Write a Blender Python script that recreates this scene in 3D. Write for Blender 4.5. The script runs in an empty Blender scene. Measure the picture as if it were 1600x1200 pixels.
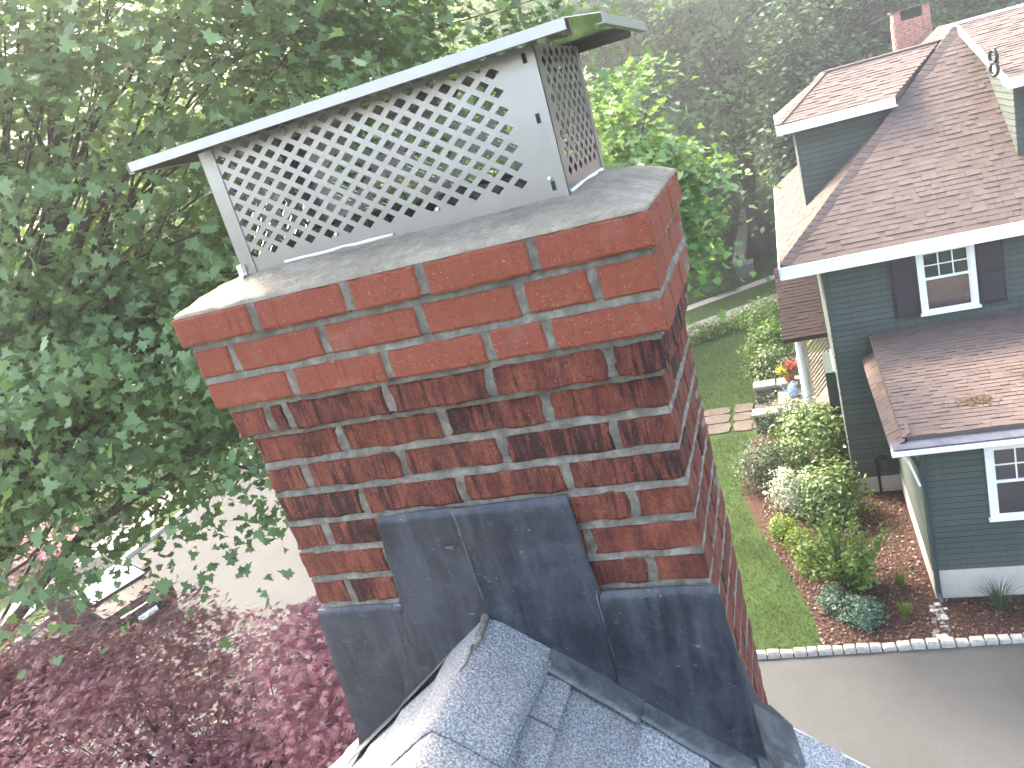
import bpy, bmesh, math, random
import numpy as np
from mathutils import Vector, Matrix, noise

random.seed(7); RNG = np.random.default_rng(7)
scene = bpy.context.scene
COL = scene.collection
V = Vector

# ---------------------------------------------------------------- camera
F_PX, PITCH, ROLL, YAW = 1240.3, 0.3012, -0.2821, -0.3837
CAM = V((1.0612, -1.2179, 0.8284))
_d = V((math.sin(YAW)*math.cos(PITCH), math.cos(YAW)*math.cos(PITCH), -math.sin(PITCH)))
_r = V((math.cos(YAW), -math.sin(YAW), 0)); _u = _r.cross(_d)
CR = math.cos(ROLL)*_r + math.sin(ROLL)*_u
CU = -math.sin(ROLL)*_r + math.cos(ROLL)*_u
cam = bpy.data.cameras.new('camera'); cam_o = bpy.data.objects.new('camera', cam); COL.objects.link(cam_o)
cam.sensor_width = 36; cam.lens = F_PX/1600*36; cam.clip_start = 0.05; cam.clip_end = 600
m = Matrix((CR, CU, -_d)).transposed().to_4x4(); m.translation = CAM; cam_o.matrix_world = m
scene.camera = cam_o

# ---------------------------------------------------------------- light
SUN_AZ, SUN_EL = math.radians(-50), math.radians(46)       # azimuth from +Y towards +X
SDIR = V((math.sin(SUN_AZ)*math.cos(SUN_EL), math.cos(SUN_AZ)*math.cos(SUN_EL), math.sin(SUN_EL)))
w = bpy.data.worlds.new('World'); scene.world = w; w.use_nodes = True
nt = w.node_tree; bg = nt.nodes['Background']
sky = nt.nodes.new('ShaderNodeTexSky'); sky.sky_type = 'NISHITA'; sky.sun_disc = False
sky.sun_elevation = SUN_EL; sky.sun_rotation = SUN_AZ; sky.dust_density = 4.0; sky.air_density = 1.0; sky.ozone_density = 1.0
nt.links.new(sky.outputs[0], bg.inputs[0]); bg.inputs[1].default_value = 0.15
sl = bpy.data.lights.new('sun', 'SUN'); sl.energy = 1.5; sl.angle = math.radians(11); sl.color = (1, .95, .87)
so = bpy.data.objects.new('sun', sl); COL.objects.link(so); so.rotation_euler = SDIR.to_track_quat('Z', 'Y').to_euler(); so.location = SDIR*60
scene.view_settings.view_transform = 'Standard'; scene.view_settings.look = 'None'
scene.view_settings.exposure = 3.65; scene.view_settings.gamma = 1; scene.view_settings.use_white_balance = True; scene.view_settings.white_balance_temperature = 7300; scene.view_settings.white_balance_tint = 7; scene.view_settings.use_curve_mapping = False

# ---------------------------------------------------------------- helpers
WL = {}
def wl(o): return WL.get(o.name, V((0, 0, 0)))
def tag(o, label, cat, group=None, kind=None):
    if label: o['label'] = label
    if cat: o['category'] = cat
    if group: o['group'] = group
    if kind: o['kind'] = kind
    return o
def thing(name, label, cat, loc, group=None):
    o = bpy.data.objects.new(name, None); COL.objects.link(o); o.location = loc; o.empty_display_size = .1
    WL[o.name] = V(loc); return tag(o, label, cat, group)
def link(name, me, parent=None, loc=(0, 0, 0)):
    o = bpy.data.objects.new(name, me); COL.objects.link(o)
    if parent is not None:
        o.parent = parent; o.location = V(loc) - wl(parent)
    else: o.location = loc
    WL[o.name] = V(loc); return o
def make_mesh(name, verts, faces, mat, smooth=False):
    me = bpy.data.meshes.new(name); me.from_pydata([tuple(v) for v in verts], [], faces)
    if mat: me.materials.append(mat)
    if smooth: me.polygons.foreach_set('use_smooth', [True]*len(me.polygons))
    me.update(); return me
class MB:
    def __init__(s): s.v = []; s.f = []
    def add(s, vs, fs):
        b = len(s.v); s.v += [V(x) for x in vs]; s.f += [tuple(b+i for i in f) for f in fs]; return s
    def box(s, lo, hi):
        (a, b, c), (d, e, f) = lo, hi
        return s.add([(a,b,c),(d,b,c),(d,e,c),(a,e,c),(a,b,f),(d,b,f),(d,e,f),(a,e,f)],
              [(0,3,2,1),(4,5,6,7),(0,1,5,4),(1,2,6,5),(2,3,7,6),(3,0,4,7)])
    def hexa(s, p): return s.add(p, [(0,3,2,1),(4,5,6,7),(0,1,5,4),(1,2,6,5),(2,3,7,6),(3,0,4,7)])
    def slab(s, poly, off):                               # polygon extruded along off
        n = len(poly); off = V(off); a = [V(p) for p in poly]
        return s.add(a + [p+off for p in a], [tuple(range(n-1, -1, -1)), tuple(range(n, 2*n))] + [(i, (i+1) % n, n+(i+1) % n, n+i) for i in range(n)])
    def tube(s, pts, rad, n=8, cap=True):
        pts = [V(p) for p in pts]; base = len(s.v)
        if not hasattr(rad, '__len__'): rad = [rad]*len(pts)
        up = V((0, 0, 1)) if abs((pts[-1]-pts[0]).normalized().z) < .9 else V((1, 0, 0))
        for i, p in enumerate(pts):
            t = (pts[min(i+1, len(pts)-1)]-pts[max(i-1, 0)]).normalized(); x = t.cross(up).normalized(); y = x.cross(t)
            for k in range(n):
                a = 2*math.pi*k/n; s.v.append(p + (x*math.cos(a)+y*math.sin(a))*rad[i])
        for i in range(len(pts)-1):
            for k in range(n):
                s.f.append((base+i*n+k, base+i*n+(k+1) % n, base+(i+1)*n+(k+1) % n, base+(i+1)*n+k))
        if cap: s.f.append(tuple(base+k for k in range(n-1, -1, -1))); s.f.append(tuple(base+(len(pts)-1)*n+k for k in range(n)))
        return s
    def lathe(s, prof, c, n=16):
        base = len(s.v); c = V(c)
        for r, z in prof:
            for k in range(n):
                a = 2*math.pi*k/n; s.v.append(c+V((r*math.cos(a), r*math.sin(a), z)))
        for i in range(len(prof)-1):
            for k in range(n): s.f.append((base+i*n+k, base+i*n+(k+1) % n, base+(i+1)*n+(k+1) % n, base+(i+1)*n+k))
        s.f.append(tuple(base+(len(prof)-1)*n+k for k in range(n))); s.f.append(tuple(base+k for k in range(n-1, -1, -1)))
        return s
    def torus(s, c, ax, R, r, n=20, m_=8):
        ax = V(ax).normalized(); x = ax.orthogonal().normalized(); y = ax.cross(x); base = len(s.v); c = V(c)
        for i in range(n):
            a = 2*math.pi*i/n; q = x*math.cos(a)+y*math.sin(a)
            for k in range(m_):
                b = 2*math.pi*k/m_; s.v.append(c+q*(R+r*math.cos(b))+ax*r*math.sin(b))
        for i in range(n):
            for k in range(m_): s.f.append((base+i*m_+k, base+((i+1) % n)*m_+k, base+((i+1) % n)*m_+(k+1) % m_, base+i*m_+(k+1) % m_))
        return s
    def build(s, name, mat, parent=None, smooth=False, bevel=0, label=None):
        lo = V([min(v[i] for v in s.v) for i in range(3)]); hi = V([max(v[i] for v in s.v) for i in range(3)])
        c = V(((lo.x+hi.x)/2, (lo.y+hi.y)/2, lo.z))
        me = make_mesh(name, [v-c for v in s.v], s.f, mat, smooth)
        o = link(name, me, parent, c)
        if bevel:
            b = o.modifiers.new('bevel', 'BEVEL'); b.width = bevel; b.segments = 2; b.limit_method = 'ANGLE'
        if label: o['label'] = label
        return o
def box(name, lo, hi, mat, parent=None, bevel=0, label=None): return MB().box(lo, hi).build(name, mat, parent, bevel=bevel, label=label)
def U(a, b): return random.uniform(a, b)
def nz(x, y, z=0): return noise.noise(V((x, y, z)))

# ---------------------------------------------------------------- materials
class N:
    def __init__(s, name):
        s.m = bpy.data.materials.new(name); s.m.use_nodes = True; s.t = s.m.node_tree; s.b = s.t.nodes['Principled BSDF']
    def n(s, t, **k):
        x = s.t.nodes.new('ShaderNode'+t)
        for a, v in k.items(): setattr(x, a, v)
        return x
    def l(s, a, b): s.t.links.new(a, b)
    def set(s, x, **k):
        for a, v in k.items():
            i = x.inputs[a.replace('_', ' ')]
            if hasattr(v, 'is_linked'): s.l(v, i)
            else: i.default_value = v
        return x
    def coord(s, kind='Object', scale=(1, 1, 1), loc=None, rnd=False):
        c = s.n('TexCoord').outputs[kind]
        mp = s.n('Mapping'); s.l(c, mp.inputs[0]); mp.inputs['Scale'].default_value = scale
        if rnd:
            oi = s.n('ObjectInfo'); mu = s.n('Math', operation='MULTIPLY'); s.l(oi.outputs['Random'], mu.inputs[0]); mu.inputs[1].default_value = 37.0
            cb = s.n('CombineXYZ'); s.l(mu.outputs[0], cb.inputs[0]); s.l(mu.outputs[0], cb.inputs[1]); s.l(cb.outputs[0], mp.inputs['Location'])
        return mp.outputs[0]
    def pos(s, scale=(1, 1, 1)):
        g = s.n('NewGeometry'); mp = s.n('Mapping'); s.l(g.outputs['Position'], mp.inputs[0]); mp.inputs['Scale'].default_value = scale; return mp.outputs[0]
    def noise(s, vec, scale, detail=4, rough=.6, dist=0):
        x = s.n('TexNoise'); s.l(vec, x.inputs['Vector']); x.inputs['Scale'].default_value = scale; x.inputs['Detail'].default_value = detail
        x.inputs['Roughness'].default_value = rough; x.inputs['Distortion'].default_value = dist; return x.outputs[0]
    def vor(s, vec, scale, feature='F1', out=0):
        x = s.n('TexVoronoi', feature=feature); s.l(vec, x.inputs['Vector']); x.inputs['Scale'].default_value = scale; return x.outputs[out]
    def ramp(s, fac, stops, interp='LINEAR'):
        x = s.n('ValToRGB'); s.l(fac, x.inputs[0]); e = x.color_ramp.elements; x.color_ramp.interpolation = interp
        while len(e) < len(stops): e.new(.5)
        for q, (p, c) in zip(e, stops): q.position = p; q.color = tuple(c)+(1,) if len(c) == 3 else c
        return x.outputs[0]
    def mix(s, fac, a, b, mode='MIX'):
        x = s.n('Mix', data_type='RGBA', blend_type=mode)
        for v, i in ((fac, 0), (a, 6), (b, 7)):
            if hasattr(v, 'is_linked'): s.l(v, x.inputs[i])
            else: x.inputs[i].default_value = v if i == 0 else tuple(v)+(1,)
        return x.outputs[2]
    def math(s, op, a, b=0.):
        x = s.n('Math', operation=op)
        for v, i in ((a, 0), (b, 1)):
            if hasattr(v, 'is_linked'): s.l(v, x.inputs[i])
            else: x.inputs[i].default_value = v
        return x.outputs[0]
    def rnd(s): return s.n('ObjectInfo').outputs['Random']
    def attr(s, name='tone'): return s.n('Attribute', attribute_name=name).outputs['Fac']
    def bump(s, h, strength=.5, dist=.002, prev=None):
        x = s.n('Bump'); s.l(h, x.inputs['Height']); x.inputs['Strength'].default_value = strength; x.inputs['Distance'].default_value = dist
        if prev: s.l(prev, x.inputs['Normal'])
        s.l(x.outputs[0], s.b.inputs['Normal']); return x.outputs[0]
    def col(s, c, rough=.8, metal=0, spec=.3):
        i = s.b.inputs['Base Color']
        if hasattr(c, 'is_linked'): s.l(c, i)
        else: i.default_value = tuple(c)+(1,)
        if hasattr(rough, 'is_linked'): s.l(rough, s.b.inputs['Roughness'])
        else: s.b.inputs['Roughness'].default_value = rough
        s.b.inputs['Metallic'].default_value = metal; s.b.inputs['Specular IOR Level'].default_value = spec
        return s
M = {}
def simple(name, c, rough=.7, var=.25, scale=6, metal=0, bump=0, spec=.3):
    n = N(name); p = n.pos()
    f = n.noise(p, scale, 5)
    c2 = [x*(1-var) for x in c]; c1 = [min(1, x*(1+var)) for x in c]
    n.col(n.ramp(f, [(.3, c2), (.7, c1)]), rough, metal, spec)
    if bump: n.bump(n.noise(p, scale*12, 4), bump, .004)
    M[name] = n.m; return n.m

def mat_brick_new():
    n = N('new red brick'); c = n.coord(rnd=True); r = n.rnd()
    f = n.noise(c, 60, 6, .7); st = n.noise(n.coord(scale=(1, 1, .12), rnd=True), 160, 3)
    base = n.mix(n.math('MULTIPLY', f, 1.), (.142, .038, .023), (.216, .066, .038))
    base = n.mix(n.math('MULTIPLY', r, .35), base, (.17, .046, .036))
    spk = n.ramp(n.noise(c, 240, 2), [(.66, (0, 0, 0)), (.72, (1, 1, 1))]); base = n.mix(n.math('MULTIPLY', spk, .6), base, (.40, .24, .19))
    pit = n.ramp(n.noise(c, 130, 4, .75), [(.33, (1, 1, 1)), (.42, (0, 0, 0))]); base = n.mix(n.math('MULTIPLY', pit, .6), base, (.085, .02, .015)); sco = n.ramp(n.noise(n.coord(scale=(1, 1, .08), rnd=True), 90, 3), [(.36, (1, 1, 1)), (.46, (0, 0, 0))]); base = n.mix(n.math('MULTIPLY', sco, n.math('MULTIPLY', r, .5)), base, (.10, .022, .016)); smu = n.ramp(n.noise(c, 17, 6, .75, .5), [(.60, (0, 0, 0)), (.70, (1, 1, 1))]); base = n.mix(n.math('MULTIPLY', smu, .45), base, (.10, .07, .055))
    dust = n.ramp(n.noise(c, 14, 5), [(.56, (0, 0, 0)), (.8, (1, 1, 1))]); base = n.mix(n.math('MULTIPLY', dust, .28), base, (.30, .20, .17))
    n.col(base, .9, spec=.15); b = n.bump(n.noise(c, 150, 6, .75), .9, .003); n.bump(st, .5, .002, b); M['new'] = n.m
def mat_brick_old():
    n = N('old sooty brick'); c = n.coord(rnd=True); r = n.rnd()
    w = n.noise(n.coord(scale=(1, 1, .09), rnd=True), 56, 5, .75, .5)          # wire cut grooves
    w2 = n.noise(n.coord(scale=(1, 1, .25), rnd=True), 42, 5, .7)
    base = n.ramp(w2, [(.3, (.058, .017, .013)), (.47, (.125, .034, .023)), (.66, (.215, .062, .034))])
    z = n.n('SeparateXYZ'); n.l(n.pos(), z.inputs[0])
    soot = n.math('ADD', n.noise(c, 9, 5, .65, .4), n.math('MULTIPLY', z.outputs[2], .25))      # soot thickens towards the top
    soot = n.math('ADD', soot, n.math('MULTIPLY', n.math('SUBTRACT', r, .5), .42))
    fine = n.noise(n.coord(scale=(1, 1, .07), rnd=True), 125, 4, .7, .3)                       # wire-cut scoring holds the soot
    k = n.math('ADD', n.math('MULTIPLY', fine, .55), n.math('MULTIPLY', w, .45))
    k = n.math('SUBTRACT', k, n.math('MULTIPLY', n.math('SUBTRACT', soot, .58), .42))
    groove = n.ramp(k, [(.41, (1, 1, 1)), (.515, (0, 0, 0))]); base = n.mix(n.math('MULTIPLY', groove, .86), base, (.020, .010, .010))
    blk = n.ramp(n.noise(c, 150, 5, .8), [(.36, (1, 1, 1)), (.46, (0, 0, 0))]); base = n.mix(n.math('MULTIPLY', blk, .7), base, (.02, .009, .008))
    org = n.ramp(n.noise(c, 24, 5, .7), [(.62, (0, 0, 0)), (.70, (1, 1, 1))]); base = n.mix(n.math('MULTIPLY', org, n.math('MULTIPLY', r, .8)), base, (.36, .085, .034))
    spk = n.ramp(n.noise(c, 330, 2), [(.67, (0, 0, 0)), (.75, (1, 1, 1))]); base = n.mix(n.math('MULTIPLY', spk, .5), base, (.42, .36, .33))
    n.col(base, .85, spec=.25)
    b = n.bump(w, 1., .006); b = n.bump(n.noise(c, 100, 6, .8), 1., .006, b); M['old'] = n.m
def mat_mortar():
    n = N('grey mortar'); p = n.pos()
    f = n.noise(p, 30, 6, .7); c = n.ramp(f, [(.3, (.070, .060, .048)), (.5, (.135, .118, .096)), (.72, (.23, .208, .178))])
    c = n.mix(n.ramp(n.noise(p, 9, 4), [(.5, (0, 0, 0)), (.7, (.6, .6, .6))]), c, (.075, .07, .063))
    n.col(c, .95, spec=.1); n.bump(n.noise(p, 170, 6, .75), .9, .003); M['mortar'] = n.m
def mat_crown():
    n = N('cement wash'); p = n.pos()
    c = n.ramp(n.noise(p, 12, 7, .7), [(.3, (.255, .212, .162)), (.55, (.37, .318, .252)), (.75, (.48, .43, .355))])
    pit = n.ramp(n.vor(p, 38), [(.03, (1, 1, 1)), (.07, (0, 0, 0))]); c = n.mix(n.math('MULTIPLY', pit, .6), c, (.09, .08, .07))
    tr = n.ramp(n.noise(n.pos((1, 3, 1)), 26, 5, .7, 1.5), [(.33, (1, 1, 1)), (.38, (0, 0, 0))]); c = n.mix(n.math('MULTIPLY', tr, .7), c, (.14, .12, .095)); bl = n.ramp(n.noise(p, 95, 5, .8), [(.36, (1, 1, 1)), (.47, (0, 0, 0))]); c = n.mix(n.math('MULTIPLY', bl, .4), c, (.15, .125, .10))
    n.col(c, .95, spec=.12); b = n.bump(n.noise(n.pos((1, 1.8, 1)), 26, 7, .75, .6), 1., .014); n.bump(n.noise(p, 160, 5, .8), .9, .005, b); M['crown'] = n.m
def mat_lead():
    n = N('lead flashing'); p = n.pos(); c0 = n.coord()
    f = n.noise(p, 6, 7, .65, .5); c = n.ramp(f, [(.3, (.010, .0115, .016)), (.5, (.020, .022, .029)), (.72, (.042, .045, .056))])
    st = n.noise(n.pos((6, 6, .8)), 5, 6, .7); c = n.mix(n.ramp(st, [(.47, (0, 0, 0)), (.66, (.42, .42, .42))]), c, (.066, .070, .082))
    dk = n.noise(n.pos((4, 4, .7)), 7, 5, .7, .4); c = n.mix(n.ramp(dk, [(.52, (0, 0, 0)), (.70, (.6, .6, .6))]), c, (.008, .0085, .011))
    sc = n.ramp(n.noise(n.pos((1, 1, 3)), 34, 6, .75, 1.2), [(.62, (0, 0, 0)), (.68, (1, 1, 1))]); c = n.mix(n.math('MULTIPLY', sc, .6), c, (.17, .17, .18))
    sp = n.ramp(n.vor(p, 26), [(.025, (1, 1, 1)), (.045, (0, 0, 0))]); c = n.mix(n.math('MULTIPLY', sp, .5), c, (.3, .3, .31))
    n.col(c, n.ramp(f, [(.3, (.38,)*3), (.7, (.58,)*3)]), .2, .4); b = n.bump(n.noise(p, 9, 4), .45, .014); n.bump(n.noise(p, 60, 6), .35, .003, b); M['lead'] = n.m
    n = N('worn and sky-lit lead apron'); p = n.pos(); f = n.noise(n.pos((1, 1, 1)), 16, 7, .75, .8); c = n.ramp(f, [(.3, (.028, .030, .032)), (.5, (.062, .064, .066)), (.7, (.13, .13, .13))]); n.col(c, .5, .2, .4); n.bump(n.noise(p, 14, 6), .5, .01); M['apron'] = n.m  # lighter lead: wear, plus sky light on up-facing aprons put into the colour
def mat_granule(name, a, b_, c_, d_):
    n = N(name); p = n.pos(); r = n.rnd(); t = n.attr()
    g = n.noise(p, 230, 3, .8); c = n.ramp(g, [(.32, a), (.46, b_), (.58, c_), (.70, d_)])
    k = n.math('FRACT', n.math('ADD', r, t))
    c = n.mix(n.math('MULTIPLY', k, .35), c, a)
    st = n.noise(p, 5, 6, .7); c = n.mix(n.ramp(st, [(.50, (0, 0, 0)), (.75, (.6, .6, .6))]), c, (.12, .105, .09))
    n.col(c, .95, spec=.15); n.bump(n.noise(p, 420, 3, .8), .8, .003); M[name] = n.m
def mat_brown_roof(name, base, dark):
    n = N(name); p = n.pos(); k = n.math('FRACT', n.math('ADD', n.math('MULTIPLY', n.rnd(), 7.3), n.attr()))
    c = n.ramp(k, [(0, [.5*a+.5*b for a, b in zip(base, dark)]), (.3, [x*.93 for x in base]), (.75, base), (1, [x*1.1 for x in base])])
    g = n.noise(p, 60, 4, .8); c = n.mix(n.ramp(g, [(.35, (.45, .45, .45)), (.6, (0, 0, 0))]), c, dark)
    b = n.noise(p, .9, 4); c = n.mix(n.ramp(b, [(.45, (0, 0, 0)), (.75, (.3, .3, .3))]), c, [x*1.25 for x in base])
    n.col(c, .95, spec=.15); n.bump(g, .5, .004); M[name] = n.m
def mat_metal(name, c, rough, aniso=True):
    n = N(name); p = n.coord(); f = n.noise(n.coord(scale=(3, 3, 3)), 3, 5)
    n.col(n.mix(f, [x*.82 for x in c], c), n.math('ADD', n.math('MULTIPLY', n.noise(n.coord(scale=(2, 2, 60)), 14, 3), .16), rough), 1.0)
    n.bump(n.noise(p, 7, 3), .12, .01); M[name] = n.m
def mat_leaf(name, cols, trans=.35, rough=.5, tcol=None, spec=.35):
    n = N(name); t = n.math('FRACT', n.math('ADD', n.attr(), n.rnd()))
    c = n.ramp(t, [(i/(len(cols)-1), x) for i, x in enumerate(cols)])
    n.col(c, rough, spec=spec)
    tr = n.n('BsdfTranslucent'); tc = n.mix(.55, c, tcol or (.16, .26, .03)); n.l(tc, tr.inputs[0])
    mx = n.n('MixShader'); mx.inputs[0].default_value = trans; n.l(n.b.outputs[0], mx.inputs[1]); n.l(tr.outputs[0], mx.inputs[2])
    n.l(mx.outputs[0], n.t.nodes['Material Output'].inputs[0]); M[name] = n.m
def mat_glass():
    n = N('window glass'); n.col((.018, .02, .026), .04, spec=1.); n.b.inputs['Coat Weight'].default_value = 1; n.b.inputs['Coat IOR'].default_value = 1.9; n.b.inputs['Coat Roughness'].default_value = .02; n.bump(n.noise(n.pos(), 2.2, 2), .25, .02); M['glass'] = n.m
def mat_ground():
    n = N('lawn grass'); p = n.pos()
    f = n.noise(p, 1.3, 7, .7); c = n.ramp(f, [(.3, (.025, .041, .014)), (.5, (.038, .064, .021)), (.7, (.051, .080, .028))])
    f2 = n.noise(p, 30, 4, .8); c = n.mix(n.ramp(f2, [(.35, (.6, .6, .6)), (.6, (0, 0, 0))]), c, (.028, .045, .012))
    dry = n.noise(p, .8, 5, .7); c = n.mix(n.ramp(dry, [(.57, (0, 0, 0)), (.75, (.6, .6, .6))]), c, (.058, .048, .030))
    n.col(c, .95, spec=.1); n.bump(f2, .8, .04); M['grass'] = n.m
def mat_mulch():
    n = N('bark mulch'); p = n.pos(); f = n.noise(p, 14, 7, .8)
    c = n.ramp(f, [(.3, (.030, .015, .012)), (.52, (.070, .038, .029)), (.72, (.12, .073, .056))]); n.col(c, .95, spec=.1); n.bump(f, 1, .04); M['mulch'] = n.m
def mat_siding():
    n = N('green wall shingles'); p = n.pos(); r = n.rnd()
    c = n.mix(r, (.048, .061, .056), (.064, .079, .072)); st = n.noise(n.pos((7, 7, .8)), 1.0, 5, .75); c = n.mix(n.ramp(st, [(.45, (0, 0, 0)), (.7, (.5, .5, .5))]), c, (.072, .083, .077))
    g = n.noise(n.pos((30, 30, .4)), 1., 2); c = n.mix(n.ramp(g, [(.33, (.6, .6, .6)), (.40, (0, 0, 0))]), c, (.016, .022, .021))
    n.col(c, .8, spec=.25); n.bump(g, .4, .01); M['siding'] = n.m
def mat_asphalt(name, a, b_):
    n = N(name); p = n.pos(); c = n.ramp(n.noise(p, 55, 5, .85), [(.3, a), (.7, b_)])
    c = n.mix(n.ramp(n.noise(p, .7, 6, .7), [(.45, (0, 0, 0)), (.75, (.5, .5, .5))]), c, [x*.72 for x in a])
    # loose red-brown bark washed along the kerb
    sp = n.n('SeparateXYZ'); n.l(p, sp.inputs[0])
    ed = n.ramp(n.math('ADD', n.math('SUBTRACT', sp.outputs[1], n.math('MULTIPLY', sp.outputs[0], .055)), n.math('MULTIPLY', n.noise(p, 3, 6, .8), .8)), [(.0, (0, 0, 0)), (1, (1, 1, 1))])
    n.col(c, .92, spec=.2); n.bump(n.noise(p, 130, 4, .8), .6, .006); M[name] = n.m
mat_brick_new(); mat_brick_old(); mat_mortar(); mat_crown(); mat_lead(); mat_glass(); mat_ground(); mat_mulch()
mat_granule('granule', (.05, .052, .058), (.15, .153, .162), (.30, .305, .315), (.46, .463, .47))
mat_brown_roof('brown', (.108, .081, .074), (.066, .048, .045)); mat_brown_roof('maroon', (.030, .020, .020), (.018, .012, .012))
mat_metal('steel', (.33, .32, .325), .24); mat_metal('steel_lip', (.36, .35, .35), .3); mat_metal('steel_mirror', (.36, .36, .37), .03); mat_metal('bolt', (.7, .7, .7), .3)
mat_asphalt('asphalt', (.042, .042, .042), (.074, .074, .074)); mat_asphalt('street', (.048, .047, .047), (.070, .069, .069)); mat_asphalt('walk', (.16, .145, .13), (.22, .20, .185))
mat_siding(); simple('siding_far', (.05, .075, .07), .8, .15, 9)
simple('white', (.74, .74, .74), .55, .04, 5); simple('cream', (.38, .33, .25), .7, .1, 8); simple('foundation', (.40, .37, .34), .9, .12, 4, bump=.4)
simple('shutter', (.022, .016, .02), .6, .2, 10); simple('darkgreen', (.03, .045, .044), .55, .15, 8); simple('gutterlid', (.075, .08, .10), .5, .3, 7)
simple('stone', (.11, .10, .085), .9, .4, 7, bump=.9); simple('capstone', (.19, .175, .155), .9, .25, 7, bump=.6); simple('granite', (.36, .33, .30), .85, .3, 14, bump=.6)
simple('flag', (.085, .068, .056), .9, .3, 6, bump=.5); simple('concrete', (.34, .29, .24), .9, .15, 6, bump=.3); simple('bark', (.060, .050, .042), .95, .4, 9, bump=1.)
simple('farbark', (.048, .042, .037), .95, .3, 5, bump=.5); simple('terracotta', (.30, .10, .055), .8, .2, 12); simple('black', (.012, .012, .014), .4, .2, 8)
simple('deckboard', (.17, .145, .125), .85, .15, 8); simple('blue', (.22, .38, .66), .5, .1, 8); simple('clay', (.36, .17, .10), .85, .2, 12)
simple('carpaint', (.004, .0045, .007), .35, .1, 3, spec=.02); simple('rubber', (.015, .015, .015), .8, .1, 9); simple('plate', (.75, .76, .78), .4, .05, 9); simple('chrome', (.6, .6, .6), .15, .05, 9, metal=1)
simple('wallgrey', (.36, .38, .42), .8, .1, 5); simple('wallcream', (.60, .56, .48), .8, .1, 5); simple('roofgrey', (.16, .165, .19), .9, .2, 8); simple('caulk', (.62, .61, .60), .6, .1, 30)
simple('brickfar', (.33, .16, .13), .9, .35, 9, bump=.5); simple('needles', (.085, .048, .026), .95, .3, 30)
mat_leaf('maple_leaf', [(.070, .127, .059), (.108, .184, .081), (.151, .240, .101), (.119, .196, .084), (.189, .270, .115)], .45)
mat_leaf('bright_leaf', [(.074, .150, .038), (.114, .222, .054), (.150, .270, .072)], .4)
mat_leaf('wood_leaf', [(.104, .163, .086), (.156, .227, .114), (.202, .290, .135), (.130, .200, .090)], .58, .8, spec=.05)
mat_leaf('wood_light', [(.125, .206, .098), (.175, .262, .108), (.219, .305, .132)], .58, .8, spec=.05)
mat_leaf('hemlock', [(.024, .051, .024), (.041, .082, .037), (.058, .105, .044)], .15)
mat_leaf('red_leaf', [(.23, .084, .092), (.33, .135, .142), (.41, .195, .20), (.28, .10, .105), (.46, .26, .255)], .38, tcol=(.30, .05, .05))
mat_leaf('lime_leaf', [(.085, .138, .019), (.133, .190, .028), (.180, .237, .043)], .35)
mat_leaf('shrub_leaf', [(.044, .075, .027), (.075, .125, .040), (.119, .181, .056), (.056, .088, .033)], .2)
mat_leaf('grey_leaf', [(.036, .056, .036), (.06, .086, .054), (.085, .112, .075)], .2)
mat_leaf('blue_leaf', [(.045, .085, .06), (.075, .125, .085), (.10, .16, .11)], .15)
mat_leaf('cream_leaf', [(.16, .22, .13), (.30, .34, .23), (.44, .46, .35), (.37, .41, .29)], .25, tcol=(.4, .45, .25))
mat_leaf('mid_leaf', [(.058, .105, .024), (.09, .155, .034), (.125, .20, .048)], .35)
mat_leaf('pink_leaf', [(.42, .09, .11), (.55, .20, .22), (.62, .42, .40), (.10, .13, .04)], .3, tcol=(.5, .2, .2))
mat_leaf('red_flower', [(.42, .02, .03), (.52, .06, .07)], .2, tcol=(.5, .05, .05)); mat_leaf('yellow_flower', [(.65, .45, .03), (.72, .6, .12)], .2, tcol=(.6, .5, .1))
mat_leaf('grass_blade', [(.025, .041, .016), (.039, .061, .024), (.053, .076, .032), (.069, .072, .041)], .3)
mat_leaf('chip', [(.04, .02, .016), (.08, .044, .034), (.13, .085, .066)], .05, tcol=(.1, .05, .04))

# ---------------------------------------------------------------- leaf clouds
def leaf_template(kind):
    if kind == 'maple':
        o = [(0,-.02),(.14,-.20),(.22,-.10),(.48,-.16),(.38,.05),(.52,.30),(.28,.28),(.20,.40),(.22,.62),(.10,.56),(0,.86)]
        pts = o + [(-x, y) for x, y in o[-2:0:-1]]
        return [(x, y-.3, .34*abs(x)-.45*(y-.3)**2) for x, y in pts]
    if kind == 'palm':                                      # japanese maple: seven narrow lobes
        pts = []
        for i in range(7):
            a = math.radians(-105+35*i); L = .62 if i == 3 else .56-.07*abs(i-3)
            pts += [(.16*math.sin(a-.3), .16*math.cos(a-.3)), (L*math.sin(a), L*math.cos(a))]
        pts.append((.12*math.sin(2.2), .12*math.cos(2.2)))
        return [(x, y-.1, -.35*(x*x+y*y)) for x, y in pts]
    if kind == 'oval': return [(0,-.5,0),(.26,-.12,.05),(.22,.22,.03),(0,.5,-.08),(-.22,.22,.03),(-.26,-.12,.05)]
    if kind == 'quad': return [(0,-.5,0),(.36,.02,.07),(0,.5,-.06),(-.36,.02,.07)]
    if kind == 'tri': return [(-.06,0,0),(.06,0,0),(.10,1,.12)]
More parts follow.
